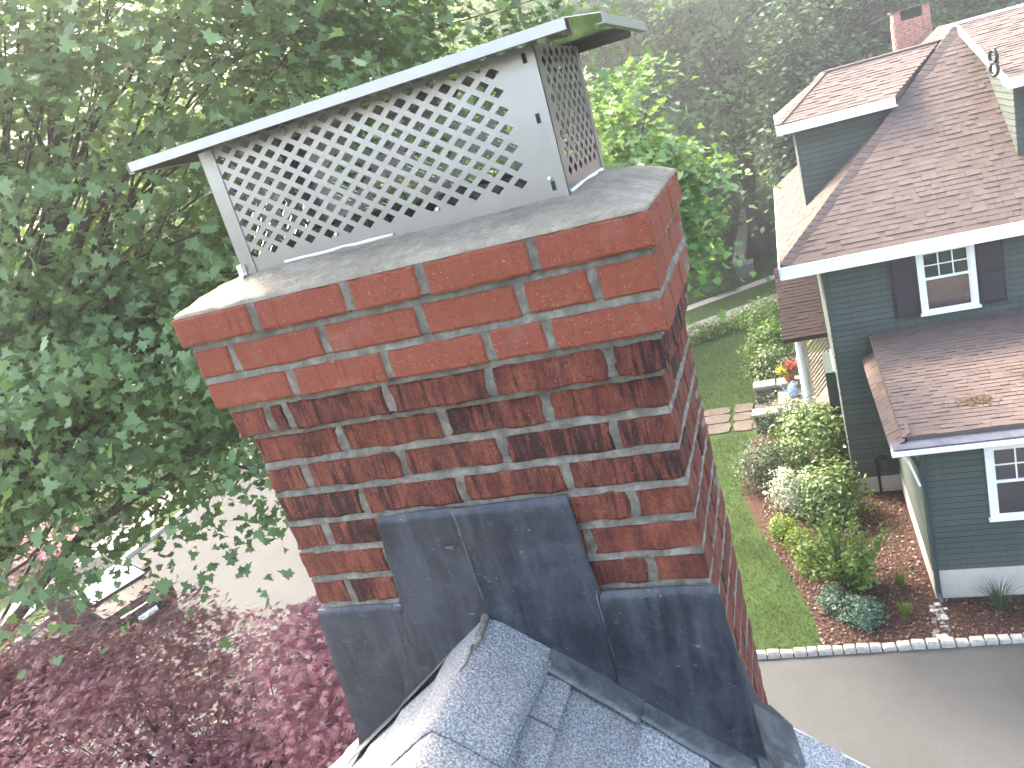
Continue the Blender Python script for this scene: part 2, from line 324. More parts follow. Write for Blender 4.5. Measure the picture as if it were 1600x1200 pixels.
def cloud_mesh(name, tmpl, P, size, Nrm, yaw, mat, tone):
    T = np.array(tmpl); k = len(T); n = len(P)
    Nrm = Nrm/np.linalg.norm(Nrm, axis=1)[:, None]
    ref = np.stack([np.cos(yaw), np.sin(yaw), np.zeros(n)+.01], 1)
    X = np.cross(ref, Nrm); X /= np.linalg.norm(X, axis=1)[:, None]+1e-9; Y = np.cross(Nrm, X)
    s = size[:, None, None]
    W = P[:, None, :] + s*(T[None, :, 0, None]*X[:, None, :] + T[None, :, 1, None]*Y[:, None, :] + T[None, :, 2, None]*Nrm[:, None, :])
    me = bpy.data.meshes.new(name); me.vertices.add(n*k); me.vertices.foreach_set('co', W.reshape(-1).astype(np.float32))
    me.loops.add(n*k); me.loops.foreach_set('vertex_index', np.arange(n*k, dtype=np.int32))
    me.polygons.add(n); me.polygons.foreach_set('loop_start', np.arange(0, n*k, k, dtype=np.int32))
    a = me.attributes.new('tone', 'FLOAT', 'FACE'); a.data.foreach_set('value', tone.astype(np.float32))
    me.materials.append(mat); me.update(calc_edges=True); return me, (X, Y, Nrm)
def rand_dirs(n):
    d = RNG.normal(size=(n, 3)); return d/np.linalg.norm(d, axis=1)[:, None]
def boughs(C, R, n, shell=.55, zmin=-1.):
    """bough centres through an ellipsoid, denser towards its outside"""
    d = rand_dirs(n*3); d = d[d[:, 2] > zmin][:n]
    r = (shell + (1-shell)*RNG.random(len(d)))**.8
    lump = 1 + .18*np.sin(d[:, 0]*7+C[0])*np.sin(d[:, 1]*6+C[1]) + .12*np.sin(d[:, 2]*9)
    return np.array(C) + d*np.array(R)*(r*lump)[:, None]
def leaves_on(B, per, br, flat, size, up=1.2, out=None, outw=.5, var=.45, droop=.25):
    n = len(B)*per; idx = np.repeat(np.arange(len(B)), per)
    o = RNG.normal(size=(n, 3))*np.array([br, br, br*flat])
    o[:, 2] -= droop*(o[:, 0]**2+o[:, 1]**2)/max(br, 1e-3)
    P = B[idx]+o
    Nn = RNG.normal(size=(n, 3))*.55 + np.array([0, 0, up])
    if out is not None:
        q = P-np.array(out); q /= np.linalg.norm(q, axis=1)[:, None]+1e-9; Nn += outw*q
    bt = RNG.random(len(B))[idx]; tone = np.clip(.5*bt+.5*RNG.random(n), 0, .999)
    return P, size*(1-var+2*var*RNG.random(n)), Nn, RNG.random(n)*6.283, tone
def branch_path(a, b, sag=.1, wob=.06, n=6):
    a, b = V(a), V(b); L = (b-a).length
    return [a.lerp(b, i/n) + V((U(-1, 1), U(-1, 1), U(-1, 1)))*wob*L*(0 if i in (0,) else 1)*.5 + V((0, 0, sag*L*math.sin(math.pi*i/n))) for i in range(n+1)]

FRAME = 1.0
def in_frame(P):
    q = P-np.array(CAM); z = q@np.array(_d); x = q@np.array(CR)/np.maximum(z, .01); y = q@np.array(CU)/np.maximum(z, .01)
    return (z > .3) & (abs(x) < 800/F_PX*FRAME) & (abs(y) < 600/F_PX*FRAME)

# ================================================================= GROUND
ZG = -8.6
def sheet(name, poly, z, mat): return tag(MB().add([(x, y, z) for x, y in poly], [tuple(range(len(poly)))]).build(name, mat), None, None, kind='structure')
def ground():
    n = 60; vs = []; fs = []
    xs = [-110+190*i/n for i in range(n+1)]; ys = [-40+170*i/n for i in range(n+1)]
    for y in ys:
        for x in xs:
            z = ZG + max(0, y-42)*.03 + (max(0, -x-34))*.02; vs.append((x, y, z))
    for j in range(n):
        for i in range(n): a = j*(n+1)+i; fs.append((a, a+1, a+n+2, a+n+1))
    tag(MB().add(vs, fs).build('ground', M['grass']), None, None, kind='structure')
ground()
def kerb_y(x): return 10.29+.056*x
sheet('driveway', [(-9.8, 2.5), (30, 2.5), (30, kerb_y(30)-.05), (-2.0, kerb_y(-2)-.05), (-6, kerb_y(-6)-.2), (-9.8, 11.2)], ZG+.008, M['asphalt'])
sheet('street', [(-20.2, -39), (-9.6, -39), (-9.6, 41), (-20.2, 41)], ZG+.004, M['street'])
tag(MB().box((-20.4, -39, ZG), (-20.2, 41, ZG+.13)).build('street_kerb', M['granite']), None, None, kind='structure')
tag(MB().box((-22.9, -39, ZG-.02), (-21.4, 41, ZG+.06)).build('sidewalk', M['walk']), None, None, kind='structure')
sheet('garden_walk', [(-14, 22.0), (-3.2, 29.3), (-.4, 31.2), (2, 33), (2, 34.6), (-.4, 32.9), (-3.2, 31.0), (-14, 23.9)], ZG+.012, M['walk'])
sheet('upper_walk', [(-9, 29.3), (-3.7, 33.0), (-.6, 35.2), (2, 37), (2, 37.8), (-.6, 36.0), (-3.7, 33.8), (-9, 30.1)], ZG+.014, M['concrete'])
# mulch bed, a gently raised sheet
def mulch():
    poly = [(30, kerb_y(30)+.1), (.45, kerb_y(.45)+.1), (.30, 11.4), (-.1, 12.8), (-.62, 14.3), (-1.05, 16.2), (-1.0, 18.4), (-.75, 19.2), (1.6, 19.2), (1.6, 15.5), (30, 15.5)]
    sheet('mulch_bed', poly, ZG+.02, M['mulch'])
mulch()
def chips():
    n = 9000; x = RNG.uniform(-.6, 4.6, n); y = RNG.uniform(10.5, 15.4, n)
    edge = np.interp(y, [10.4, 11.4, 12.8, 14.3, 15.4], [.45, .30, -.1, -.62, -.9]); k = (x > edge) & ~((x > 2.3) & (y > 11.6)); x, y = x[k], y[k]; n = len(x)
    P = np.stack([x, y, np.full(n, ZG+.03)+RNG.random(n)*.015], 1)
    me, _ = cloud_mesh('bark_chips', leaf_template('quad'), P, .025+.05*RNG.random(n), RNG.normal(size=(n, 3))*.35+[0, 0, 1], RNG.random(n)*6.3, M['chip'], RNG.random(n))
    tag(link('bark_chips', me), 'loose red-brown bark chips covering the planting bed', 'mulch', kind='stuff')
chips()
def blades():
    n = 60000; x = RNG.uniform(-5, .6, n); y = RNG.uniform(10.3, 29, n)
    edge = np.interp(y, [10.4, 11.4, 12.8, 14.3, 16.2, 18.4, 19.2, 24, 29], [.42, .25, -.15, -.68, -1.1, -1.05, -.9, -.6, -.9])
    k = (x < edge+RNG.normal(size=n)*.04) & (y > kerb_y(x)+.12) & ~((y > 19.3) & (y < 20.9) & (x > -4.2)); x, y = x[k], y[k]; n = len(x)
    P = np.stack([x, y, np.full(n, ZG)], 1); Nn = RNG.normal(size=(n, 3)); Nn[:, 2] *= .25
    T = [(-.12, 0, 0), (.12, 0, 0), (.05, 1, .25)]
    # blades stand up: build with normals horizontal and the long axis vertical
    T = np.array(T); h = (.03+.04*RNG.random(n))[:, None, None]; a = RNG.random(n)*6.283
    X = np.stack([np.cos(a), np.sin(a), 0*a], 1); Y = np.stack([RNG.normal(size=n)*.45, RNG.normal(size=n)*.45, np.ones(n)], 1)
    W = P[:, None]+h*(T[None, :, 0, None]*X[:, None]*1.4+T[None, :, 1, None]*Y[:, None])
    me = bpy.data.meshes.new('grass'); me.vertices.add(n*3); me.vertices.foreach_set('co', W.reshape(-1)); me.loops.add(n*3)
    me.loops.foreach_set('vertex_index', np.arange(n*3, dtype=np.int32)); me.polygons.add(n); me.polygons.foreach_set('loop_start', np.arange(0, n*3, 3, dtype=np.int32))
    at = me.attributes.new('tone', 'FLOAT', 'FACE'); at.data.foreach_set('value', (RNG.random(n)*.99).astype(np.float32)); me.materials.append(M['grass_blade']); me.update(calc_edges=True)
    tag(link('grass', me), 'mown lawn grass in the side yard', 'grass', kind='stuff')
blades()
def kerb():
    x = -1.6; root = None; st = []
    base = MB()
    root = bpy.data.objects.new('granite_kerb', None); COL.objects.link(root); root.location = (0, 10.3, ZG); WL[root.name] = V((0, 10.3, ZG)); tag(root, None, None, kind='structure')
    ms = []
    for k in range(5):
        b = MB(); g = [(U(0, .02), U(0, .02)) for _ in range(4)]
        lo = [(-.5+U(0, .03), -.5+U(0, .06), -.2), (.5-U(0, .03), -.5+U(0, .06), -.2), (.5-U(0, .03), .5, -.2), (-.5+U(0, .03), .5, -.2)]
        mi = [(p[0]*1.02, p[1]*1.02, .7+U(-.06, .06)) for p in lo]; hi = [(p[0]*U(.78, .9), p[1]*U(.7, .85), 1+U(-.12, .08)) for p in lo]
        b.add(lo+mi+hi, [(0,1,5,4),(1,2,6,5),(2,3,7,6),(3,0,4,7),(4,5,9,8),(5,6,10,9),(6,7,11,10),(7,4,8,11),(8,9,10,11)])
        ms.append(make_mesh('kerb_stone', b.v, b.f, M['granite']))
    while x < 7.5:
        L = U(.15, .24); c = V((x+L/2, kerb_y(x+L/2), ZG)); o = link('kerb_stone', random.choice(ms), root, c)
        o.scale = (L-.018, .13, .115+U(-.02, .02)); o.rotation_euler.z = .056+U(-.05, .05); x += L
kerb()

# ================================================================= CHIMNEY
W_, D_, HC = 0.8286, 0.3665, 0.0677
OFF = {1: .0402, 2: .0306, 3: .0306, 4: .0159}
BH = HC-.0130
def brick_mesh(L, H, Dp, rough, mat):
    """front face at y=0 looking to -Y, centre of face at the origin; ragged arrises"""
    nx, nzn = max(3, int(L/.028)), 3; pts = []
    for i in range(nx): pts.append((-L/2+L*i/nx, -H/2))
    for i in range(nzn): pts.append((L/2, -H/2+H*i/nzn))
    for i in range(nx): pts.append((L/2-L*i/nx, H/2))
    for i in range(nzn): pts.append((-L/2, H/2-H*i/nzn))
    n = len(pts); b = MB(); j = rough
    outer = [(x+U(-j, j), U(.0015, .004+j), z+U(-j, j)) for x, z in pts]
    inner = [(x*(1-2*.0045/L)+U(-j, j)*.6, U(-.0006, .0006), z*(1-2*.0045/H)+U(-j, j)*.6) for x, z in pts]
    back = [(x+U(-j, j)*.5, Dp, z+U(-j, j)*.4) for x, z in pts]
    b.add(outer+inner+back, [tuple(range(n, 2*n))] + [(i, (i+1) % n, n+(i+1) % n, n+i) for i in range(n)] + [(2*n+i, 2*n+(i+1) % n, (i+1) % n, i) for i in range(n)] + [tuple(range(3*n-1, 2*n-1, -1))])
    return make_mesh('brick', b.v, b.f, mat)
chim = thing('brick_chimney', 'red brick chimney with three new top courses over sooty old bricks on grey ridge', 'chimney', (W_/2, D_/2, -1.5))
PXJ = {1: [(395, 497), (543, 467), (658, 437), (832, 400)], 2: [(365, 560), (506, 530), (656, 495), (815, 468), (928, 440)], 3: [(455, 595), (603, 567), (762, 538), (858, 522)],
       4: [(421, 655), (449, 650), (605, 622), (765, 597), (952, 565)], 5: [(532, 683), (693, 658), (853, 633)], 6: [(479, 742), (627, 718), (785, 697), (959, 675)],
       7: [(567, 782), (720, 760), (885, 740)], 8: [(513, 838), (990, 790)], 9: [(605, 870), (917, 835)], 10: [(548, 924), (1017, 886)]}
def ray_y(px, y):
    d = _d + CR*((px[0]-800)/F_PX) - CU*((px[1]-600)/F_PX); return CAM + d*((y-CAM.y)/d.y)
BM = {}
def put_brick(L, face, pos, mat, rough, dp=.092):
    key = (round(L, 2), mat, int(U(0, 3)))
    if key not in BM: BM[key] = brick_mesh(round(L, 2), BH, dp, rough, M[mat])
    o = link('brick', BM[key], chim, pos); o.rotation_euler.z = face; o.scale.x = L/round(L, 2)
    return o
def chimney():
    for k in range(1, 24):
        a = OFF.get(k, 0); zc = (10-k)*HC + BH/2; mat = 'new' if k <= 3 else 'old'; rough = .0013 if k <= 3 else .0034
        x0, x1 = -a, W_+a; y0, y1 = -a, D_+a
        if k <= 10:
            js = [ray_y(p, -a).x for p in PXJ.get(k, [])]
            if k >= 8:                                    # behind the lead the bond just carries on
                ext = []; x = js[0]
                while x+.21 < js[-1]-.1: x += .213; ext.append(x)
                js = sorted([js[0]]+[e for e in ext if e < js[-1]-.05]+[js[-1]])
            e = [x0-.008]+js+[x1+.008]
            for p, q in zip(e, e[1:]):
                L = q-p-.0160
                if L < .012: continue
                put_brick(L, 0, (((p+q)/2), y0+U(-.0012, .0012), zc+U(-.001, .001)), mat, rough)
        h = .098
        for side in (1, -1):                              # right and left faces
            ya, yb = (y0+h, y1-h) if k <= 10 else (y0-.005, y1+.005)
            cut = [ya+(yb-ya)*(.62 if k % 2 else .36)] if yb-ya > .15 else []
            if k % 2 == 0 and k <= 10: cut = [ya+.108]
            e = [ya-.0055+(.0055 if k > 10 else 0)]+cut+[yb]
            for p, q in zip(e, e[1:]):
                L = q-p-.0160
                if L > .02: put_brick(L, math.pi/2*side, ((x1 if side == 1 else x0)-side*.0+U(-.0012, .0012), (p+q)/2, zc), mat, rough, .092)
        if k <= 14:
            x = x0-.005+(.0 if k % 2 else -.1)
            while x < x1:                                 # back face
                p, q = max(x, x0-.005), min(x+.213, x1+.005); x += .213
                if q-p > .03: put_brick(q-p-.0160, math.pi, ((p+q)/2, y1, zc), mat, rough)
    # mortar: a ring per course, weathered joints
    b = MB()
    for k in range(1, 24):
        a = OFF.get(k, 0); z0 = (10-k)*HC-.0130; z1 = (10-k)*HC; z2 = z1+BH
        def ring(ins, z, jit):
            x0, x1, y0, y1 = -a+ins, W_+a-ins, -a+ins, D_+a-ins; pts = []
            nx, ny = 36, 16
            for i in range(nx): pts.append((x0+(x1-x0)*i/nx, y0))
            for i in range(ny): pts.append((x1, y0+(y1-y0)*i/ny))
            for i in range(nx): pts.append((x1-(x1-x0)*i/nx, y1))
            for i in range(ny): pts.append((x0, y1-(y1-y0)*i/ny))
            return [(x+U(-jit, jit), y+U(-jit, jit), z+U(-jit, jit)*.6) for x, y in pts]
        ai = OFF.get(k+1, 0); bed = max(0, a-ai)
        r0, r0b = ring(bed+.0010, z0, .0012), ring(bed+.0022, z0+.006, .0014)
        r1, r2 = ring(.0060 if bed == 0 else bed+.004, z1+.002, .0012), ring(.0035, z1+.0035, .0012)
        r3 = ring(.0035, z2+.001, .001); n = len(r0)
        rows = [r0, r0b, r1, r2, r3]
        fs = [(i*n+j, i*n+(j+1) % n, (i+1)*n+(j+1) % n, (i+1)*n+j) for i in range(4) for j in range(n)]
        b.add(sum(rows, []), fs + [tuple(range(4*n, 5*n)), tuple(range(n-1, -1, -1))])
    b.build('mortar', M['mortar'], chim)
    # cement wash on top
    b = MB(); nx, ny = 90, 50; ov = .0402-.002; zt = 10*HC-.011
    for j in range(ny+1):
        for i in range(nx+1):
            x = -ov+(W_+2*ov)*i/nx; y = -ov+(D_+2*ov)*j/ny
            e = min(x+ov, W_+ov-x, y+ov, D_+ov-y)
            z = zt+.004+.040*min(1, e/.11)**.8+.0040*nz(x*18, y*22)+.0022*nz(x*60, y*60, 3)+(.004*nz(x*9, y*9, 7) if e > .01 else 0)
            ex = 0.0045*nz(x*38, y*38, 5)
            b.v.append(V((x+(ex if i in (0, nx) else 0), y+(ex if j in (0, ny) else 0), z)))
    for j in range(ny):
        for i in range(nx): q = j*(nx+1)+i; b.f.append((q, q+1, q+nx+2, q+nx+1))
    edge = [i for i in range(nx)]+[j*(nx+1)+nx for j in range(ny)]+[ny*(nx+1)+nx-i for i in range(nx)]+[(ny-j)*(nx+1) for j in range(ny)]
    base = len(b.v)
    for q in edge: v = b.v[q]; b.v.append(V((v.x*.998+.0008, v.y, zt-.001)))
    m_ = len(edge)
    for i in range(m_): b.f.append((edge[i], base+i, base+(i+1) % m_, edge[(i+1) % m_]))
    b.build('cement_crown', M['crown'], chim, smooth=True)
chimney()

# ---- lead flashing: dressed sheets, each a part of the chimney
RX, RZ = .395, -.05                                        # roof ridge at the chimney
SR, SLF = .78, .80
def roof_z(x): return RZ-(x-RX)*SR if x > RX else RZ+(x-RX)*SLF
def lead_sheet(pts, y0, seed, creases=(), lap=.0, name='flashing_sheet', n=26, wob=.003):
    """pts: polygon (x,z) on the chimney face; a gridded thin sheet clipped to it"""
    bm = bmesh.new(); vs = [bm.verts.new((x, 0, z)) for x, z in pts]; bm.faces.new(vs)
    xs = [p[0] for p in pts]; zs = [p[1] for p in pts]
    for i in range(1, n):
        x = min(xs)+(max(xs)-min(xs))*i/n
        bmesh.ops.bisect_plane(bm, geom=bm.verts[:]+bm.edges[:]+bm.faces[:], plane_co=(x, 0, 0), plane_no=(1, 0, 0))
    for i in range(1, n):
        z = min(zs)+(max(zs)-min(zs))*i/n
        bmesh.ops.bisect_plane(bm, geom=bm.verts[:]+bm.edges[:]+bm.faces[:], plane_co=(0, 0, z), plane_no=(0, 0, 1))
    zt = max(zs)
    for v in bm.verts:
        x, z = v.co.x, v.co.z; y = y0+wob*nz(x*11+seed, z*9)+.0012*nz(x*40, z*40, seed)
        d = z-roof_z(x)
        y -= .012*max(0, 1-max(d, 0)/.09)**2
        if zt-z < .012: y += .006*(1-(zt-z)/.012)         # top edge tucked into the joint
        for cx, cz0, cz1, sl, am in creases:
            if cz0 < z < cz1: y -= am*math.exp(-((x-cx-(z-cz1)*sl)/.006)**2)
        v.co = V((x+.0012*nz(x*50, z*50, seed+4), y, z+.0012*nz(x*30, z*60, seed+9)))
    bmesh.ops.solidify(bm, geom=bm.faces[:], thickness=-.002)
    me = bpy.data.meshes.new(name); bm.to_mesh(me); bm.free(); me.materials.append(M['lead']); me.polygons.foreach_set('use_smooth', [True]*len(me.polygons))
    return link(name, me, chim, (0, 0, 0))
def rl(x, up=-.03): return (x, roof_z(x)+up)
lead_sheet([rl(-.036), rl(.04), rl(.12), (.205, -.17), (.209, -.010), (.10, -.008), (-.008, -.011)], -.007, 2)
lead_sheet([rl(.115), rl(.2), rl(.30), rl(.395), (.392, .199), (.30, .198), (.219, .194), (.203, -.02)], -.011, 5, [(.305, .02, .17, .02, -.003), (.272, .06, .19, .03, .002)])
lead_sheet([rl(.388), rl(.46), rl(.54), rl(.618), (.630, 0), (.616, .201), (.5, .200), (.380, .199)], -.014, 9, [(.505, .08, .2, .02, -.003)])
lead_sheet([rl(.612), rl(.70), rl(.78), rl(.868), (.842, -.003), (.73, -.001), (.627, -.002)], -.018, 13, [(.72, -.35, -.06, .05, .002), (.76, -.3, -.1, .05, -.0015)])
def roof_strip(pa, pb, wa, wb, name='flashing_apron', seed=0, n=14, lift=0.):
    """lead apron lying down the roof slope from the chimney face; pa,pb are x positions along the face"""
    b = MB(); m_ = 5
    for i in range(n+1):
        x = pa+(pb-pa)*i/n; wd = wa+(wb-wa)*i/n
        for j in range(m_+1):
            y = .002-wd*j/m_; b.v.append(V((x, y+.004*nz(x*14, j, seed), roof_z(x)+.019+lift-.006*min(1, j/2)+.0025*nz(x*16, y*16, seed))))
    for i in range(n):
        for j in range(m_): q = i*(m_+1)+j; b.f.append((q, q+1, q+m_+2, q+m_+1))
    o = b.build(name, M['apron'], chim, smooth=True); s = o.modifiers.new('t', 'SOLIDIFY'); s.thickness = .002; return o
roof_strip(.505, .662, .082, .092, seed=3, lift=.004); roof_strip(.625, .915, .072, .095, seed=8)
roof_strip(.285, .13, .035, .05, seed=4, lift=.004); roof_strip(.16, -.05, .045, .055, seed=6)
def side_lead():
    b = MB(); x = W_+.006; n = 8                            # triangle dressed on the right face, back to the rake
    for i in range(n+1):
        t = i/n; y = -.012+.33*t; top = (-.03 if t < .02 else -.05-.63*t*.98); bot = min(-.44, top-.02)
        for j in range(6): b.v.append(V((x+.003*nz(y*20, j*.7, 2)+(.02*(j/5)**3), y, top+(bot-.08*t-top)*j/5)))
    for i in range(n):
        for j in range(5): q = i*6+j; b.f.append((q, q+6, q+7, q+1))
    o = b.build('flashing_side', M['lead'], chim, smooth=True); s = o.modifiers.new('t', 'SOLIDIFY'); s.thickness = .002
    b = MB()                                               # corner apron turned out on the roof
    P = [(.862, -.075, roof_z(.862)+.01), (.905, -.07, roof_z(.905)+.012), (.925, .03, roof_z(.925)+.014), (.905, .115, roof_z(.905)+.012), (.865, .15, roof_z(.865)-.0), (.838, .1, roof_z(.838)+.03), (.838, 0, roof_z(.838)+.04)]
    b.add(P, [tuple(range(7))]); o = b.build('flashing_apron', M['lead'], chim); s = o.modifiers.new('t', 'SOLIDIFY'); s.thickness = .003
side_lead()
MB().tube([(.350, -.018, .120), (.3585, -.022, .1235), (.366, -.022, .1225), (.373, -.018, .124), (.368, -.019, .1175), (.357, -.019, .117)], [.0012, .002, .0022, .002, .0018, .001], 6).build('lead_clip', M['apron'], chim, smooth=True)
MB().tube([(.3885+.0016*nz(i*1.7, 3)+.004*i/16, -.0165-.0012*nz(i*.9, 8), .190-.225*i/16) for i in range(17)], [.0022+.0016*abs(nz(i*1.9, 6)) for i in range(17)], 6).build('lead_seam', M['apron'], chim, smooth=True)
MB().tube([(.622+.0012*nz(i*1.7, 5), -.0185, -.004-.20*i/12) for i in range(13)], [.0016+.0014*abs(nz(i*1.9, 2)) for i in range(13)], 6).build('lead_seam', M['apron'], chim, smooth=True)
b = MB()                                                    # cracked sealant where the ridge meets the lead
for (t0, t1, dx, r0) in ((0, .055, 0, .009), (.03, .10, .006, .005), (.09, .16, .002, .0035)):
    b.tube([(RX-.004+dx+.004*nz(i*1.3, t0*9), -.020-(t0+(t1-t0)*i/7), RZ+.014-.004*i/7+.002*nz(i*2.1, 3)) for i in range(8)], [r0*(.7+.6*abs(nz(i*1.7, t0*50))) for i in range(8)], 7)
b.build('ridge_sealant', M['mortar'], chim, smooth=True)

# ================================================================= CHIMNEY CAP
def clip_poly(poly, x0, x1, z0, z1):
    def cl(P, ax, v, keep):
        out = []
        for i in range(len(P)):
            a, c = P[i], P[(i+1) % len(P)]; ia, ic = keep(a[ax]), keep(c[ax])
            if ia: out.append(a)
            if ia != ic: t = (v-a[ax])/(c[ax]-a[ax]); out.append((a[0]+(c[0]-a[0])*t, a[1]+(c[1]-a[1])*t))
        return out
    for ax, v, k in ((0, x0, lambda q: q >= x0-1e-9), (0, x1, lambda q: q <= x1+1e-9), (1, z0, lambda q: q >= z0-1e-9), (1, z1, lambda q: q <= z1+1e-9)):
        if len(poly) < 3: return []
        poly = cl(poly, ax, v, k)
    return poly if len(poly) > 2 else []
def mesh_panel(Lx, H, ox0, ox1, oz0, oz1, px, pz, hx, hz):
    """sheet Lx by H with staggered diamond holes inside the window ox0..ox1, oz0..oz1"""
    bm = bmesh.new(); cells = {}
    def vert(p):
        k = (round(p[0], 5), round(p[1], 5))
        if k not in cells: cells[k] = bm.verts.new((p[0], 0, p[1]))
        return cells[k]
    def face(ps):
        vs = []
        for p in ps:
            v = vert(p)
            if v not in vs: vs.append(v)
        if len(vs) > 2:
            try: bm.faces.new(vs)
            except ValueError: pass
    for j in range(-2, int(H/pz*2)+4):
        for i in range(-2, int(Lx/px)+4):
            cx = i*px+(px/2 if j % 2 else 0)+ox0 % px; cz = j*pz/2+oz0 % (pz/2)
            out = [(cx+px/2, cz), (cx, cz+pz/2), (cx-px/2, cz), (cx, cz-pz/2)]
            if ox0 <= cx <= ox1 and oz0 <= cz <= oz1:
                inn = [(cx+hx, cz), (cx, cz+hz), (cx-hx, cz), (cx, cz-hz)]
                for k in range(4): face([out[k], out[(k+1) % 4], inn[(k+1) % 4], inn[k]])
            else: face(clip_poly(out, 0, Lx, 0, H))
    bmesh.ops.remove_doubles(bm, verts=bm.verts[:], dist=1e-5); bmesh.ops.recalc_face_normals(bm, faces=bm.faces[:])
    me = bpy.data.meshes.new('mesh_panel'); bm.to_mesh(me); bm.free(); me.materials.append(M['steel']); return me
CX0, CX1, CY0, CY1, CZ0, CZ1 = .080, .734, .058, .372, .700, .936
def cap():
    r = thing('chimney_cap', 'shiny steel chimney cap with diamond mesh sides and flat overhanging lid, on the cement crown', 'chimney cap', ((CX0+CX1)/2, (CY0+CY1)/2, CZ0))
    L, Dd, H = CX1-CX0, CY1-CY0, CZ1-CZ0
    pf = mesh_panel(L, H, .040, L-.068, .040, H-.004, .0415, .0290, .0124, .0088)
    ps = mesh_panel(Dd, H, .046, Dd-.030, .038, H-.004, .0415, .0290, .0124, .0088)
    for me, loc, rz in ((pf, (CX0, CY0, CZ0), 0), (pf, (CX1, CY1, CZ0), math.pi), (ps, (CX1, CY0, CZ0), math.pi/2), (ps, (CX0, CY1, CZ0), -math.pi/2)):
        o = link('mesh_panel', me, r, loc); o.rotation_euler.z = rz
        s = o.modifiers.new('t', 'SOLIDIFY'); s.thickness = .0012; s.offset = -1
    t = .0015; e = .0018                                    # corner flanges folded round the corners
    for x, sx in ((CX0, 1), (CX1, -1)):
        for y, sy in ((CY0, 1), (CY1, -1)):
            b = MB(); w1 = .030 if (sx == 1) else .010
            b.slab([(x-sx*e, y-sy*e, CZ0), (x+sx*w1, y-sy*e, CZ0), (x+sx*w1, y-sy*e, CZ1), (x-sx*e, y-sy*e, CZ1)], (0, sy*t*.8, 0))
            b.slab([(x-sx*e, y-sy*e, CZ0), (x-sx*e, y+sy*.022, CZ0), (x-sx*e, y+sy*.022, CZ1), (x-sx*e, y-sy*e, CZ1)], (sx*t*.8, 0, 0))
            b.build('corner_flange', M['steel'], r)
    # lid: flat sheet, hemmed lips with open corners
    X0, X1, Y0, Y1, Z = -.020, .850, -.050, .545, .9470
    ch = .036
    lid = MB(); top = [(X0+ch, Y0, Z), (X1-ch, Y0, Z), (X1, Y0+ch*2.4, Z), (X1, Y1-ch, Z), (X1-ch, Y1, Z), (X0+ch, Y1, Z), (X0, Y1-ch, Z), (X0, Y0+ch, Z)]
    lid.slab(top, (0, 0, .0012)); lo = lid.build('lid', M['steel_mirror'], r)
    for k in range(8):
        if k % 2: continue
        a, c = V(top[k]), V(top[(k+1) % 8]); d = (c-a).normalized(); n_ = V((d.y, -d.x, 0)); LH = .0145
        lp = MB().slab([a+V((0, 0, .0012)), c+V((0, 0, .0012)), c+V((0, 0, -LH)), a+V((0, 0, -LH))], n_*.0012)
        lp.slab([a+V((0, 0, -LH)), c+V((0, 0, -LH)), c+V((0, 0, -LH+.0016)), a+V((0, 0, -LH+.0016))], n_*-.010)
        lp.build('lip', M['steel_lip'], lo)
    for x in (.25, .33, .45, .60): pass
    for x, z in [(q.x, q.z) for q in (ray_y(p, CY0) for p in ((526, 365), (684, 326), (859, 278)))]:
        MB().lathe([(.004, 0), (.0042, .0015), (.0025, .003)], (0, 0, 0), 10)
        q = MB().tube([(x, CY0-.001, z), (x, CY0-.0045, z)], [.0042, .003], 10); q.build('screw', M['bolt'], r)
    for x, z in [(q.x, q.z) for q in (ray_y(p, CY0) for p in ((819, 91), (841, 185), (865, 290)))]:   # slotted holes in the right border, their dark put in as black plates
        MB().box((x-.003, CY0-.0022, z-.0075), (x+.003, CY0-.0004, z+.0075)).build('slot_shade', M['black'], r)
    MB().tube([(CX0+.004, CY0-.004, CZ0+.004), (CX0+.004, CY0-.012, CZ0+.006), (CX0+.003, CY0-.012, CZ0+.026)], [.006, .006, .005], 8).build('anchor_bolt', M['bolt'], r)
    for x in (.24, .57):                                   # clay flues inside
        b = MB(); c = V((x, .215, CZ0-.005)); s_ = .095; i_ = .078
        for h_, q in ((0, s_), (.055, s_), (.055, i_), (0, i_)):
            for dx, dy in ((-1, -1), (1, -1), (1, 1), (-1, 1)): b.v.append(c+V((dx*q, dy*q, h_)))
        for i in range(3):
            for j in range(4): b.f.append((i*4+j, i*4+(j+1) % 4, i*4+4+(j+1) % 4, i*4+4+j))
        b.f.append((12, 13, 14, 15)); o = b.build('flue_tile', M['mortar'], chim)
    b = MB()                                               # bead of sealant along the front foot
    pts = [(CX0+.02+.62*i/24, CY0-.003+.0012*nz(i*.9, 1), CZ0+.009+.003*nz(i*.7, 4)+.002) for i in range(25)]
    b.tube(pts[3:13], [.0025+.0022*abs(nz(i*.8, 9)) for i in range(10)], 6).build('sealant_bead', M['caulk'], r, smooth=True)
    MB().tube([(CX1+.003, CY0+.01+.03*i, CZ0+.008+.005*nz(i, 3)) for i in range(10)], [.003+.004*abs(nz(i*.9, 2)) for i in range(10)], 6).build('sealant_bead', M['caulk'], r, smooth=True)
cap()

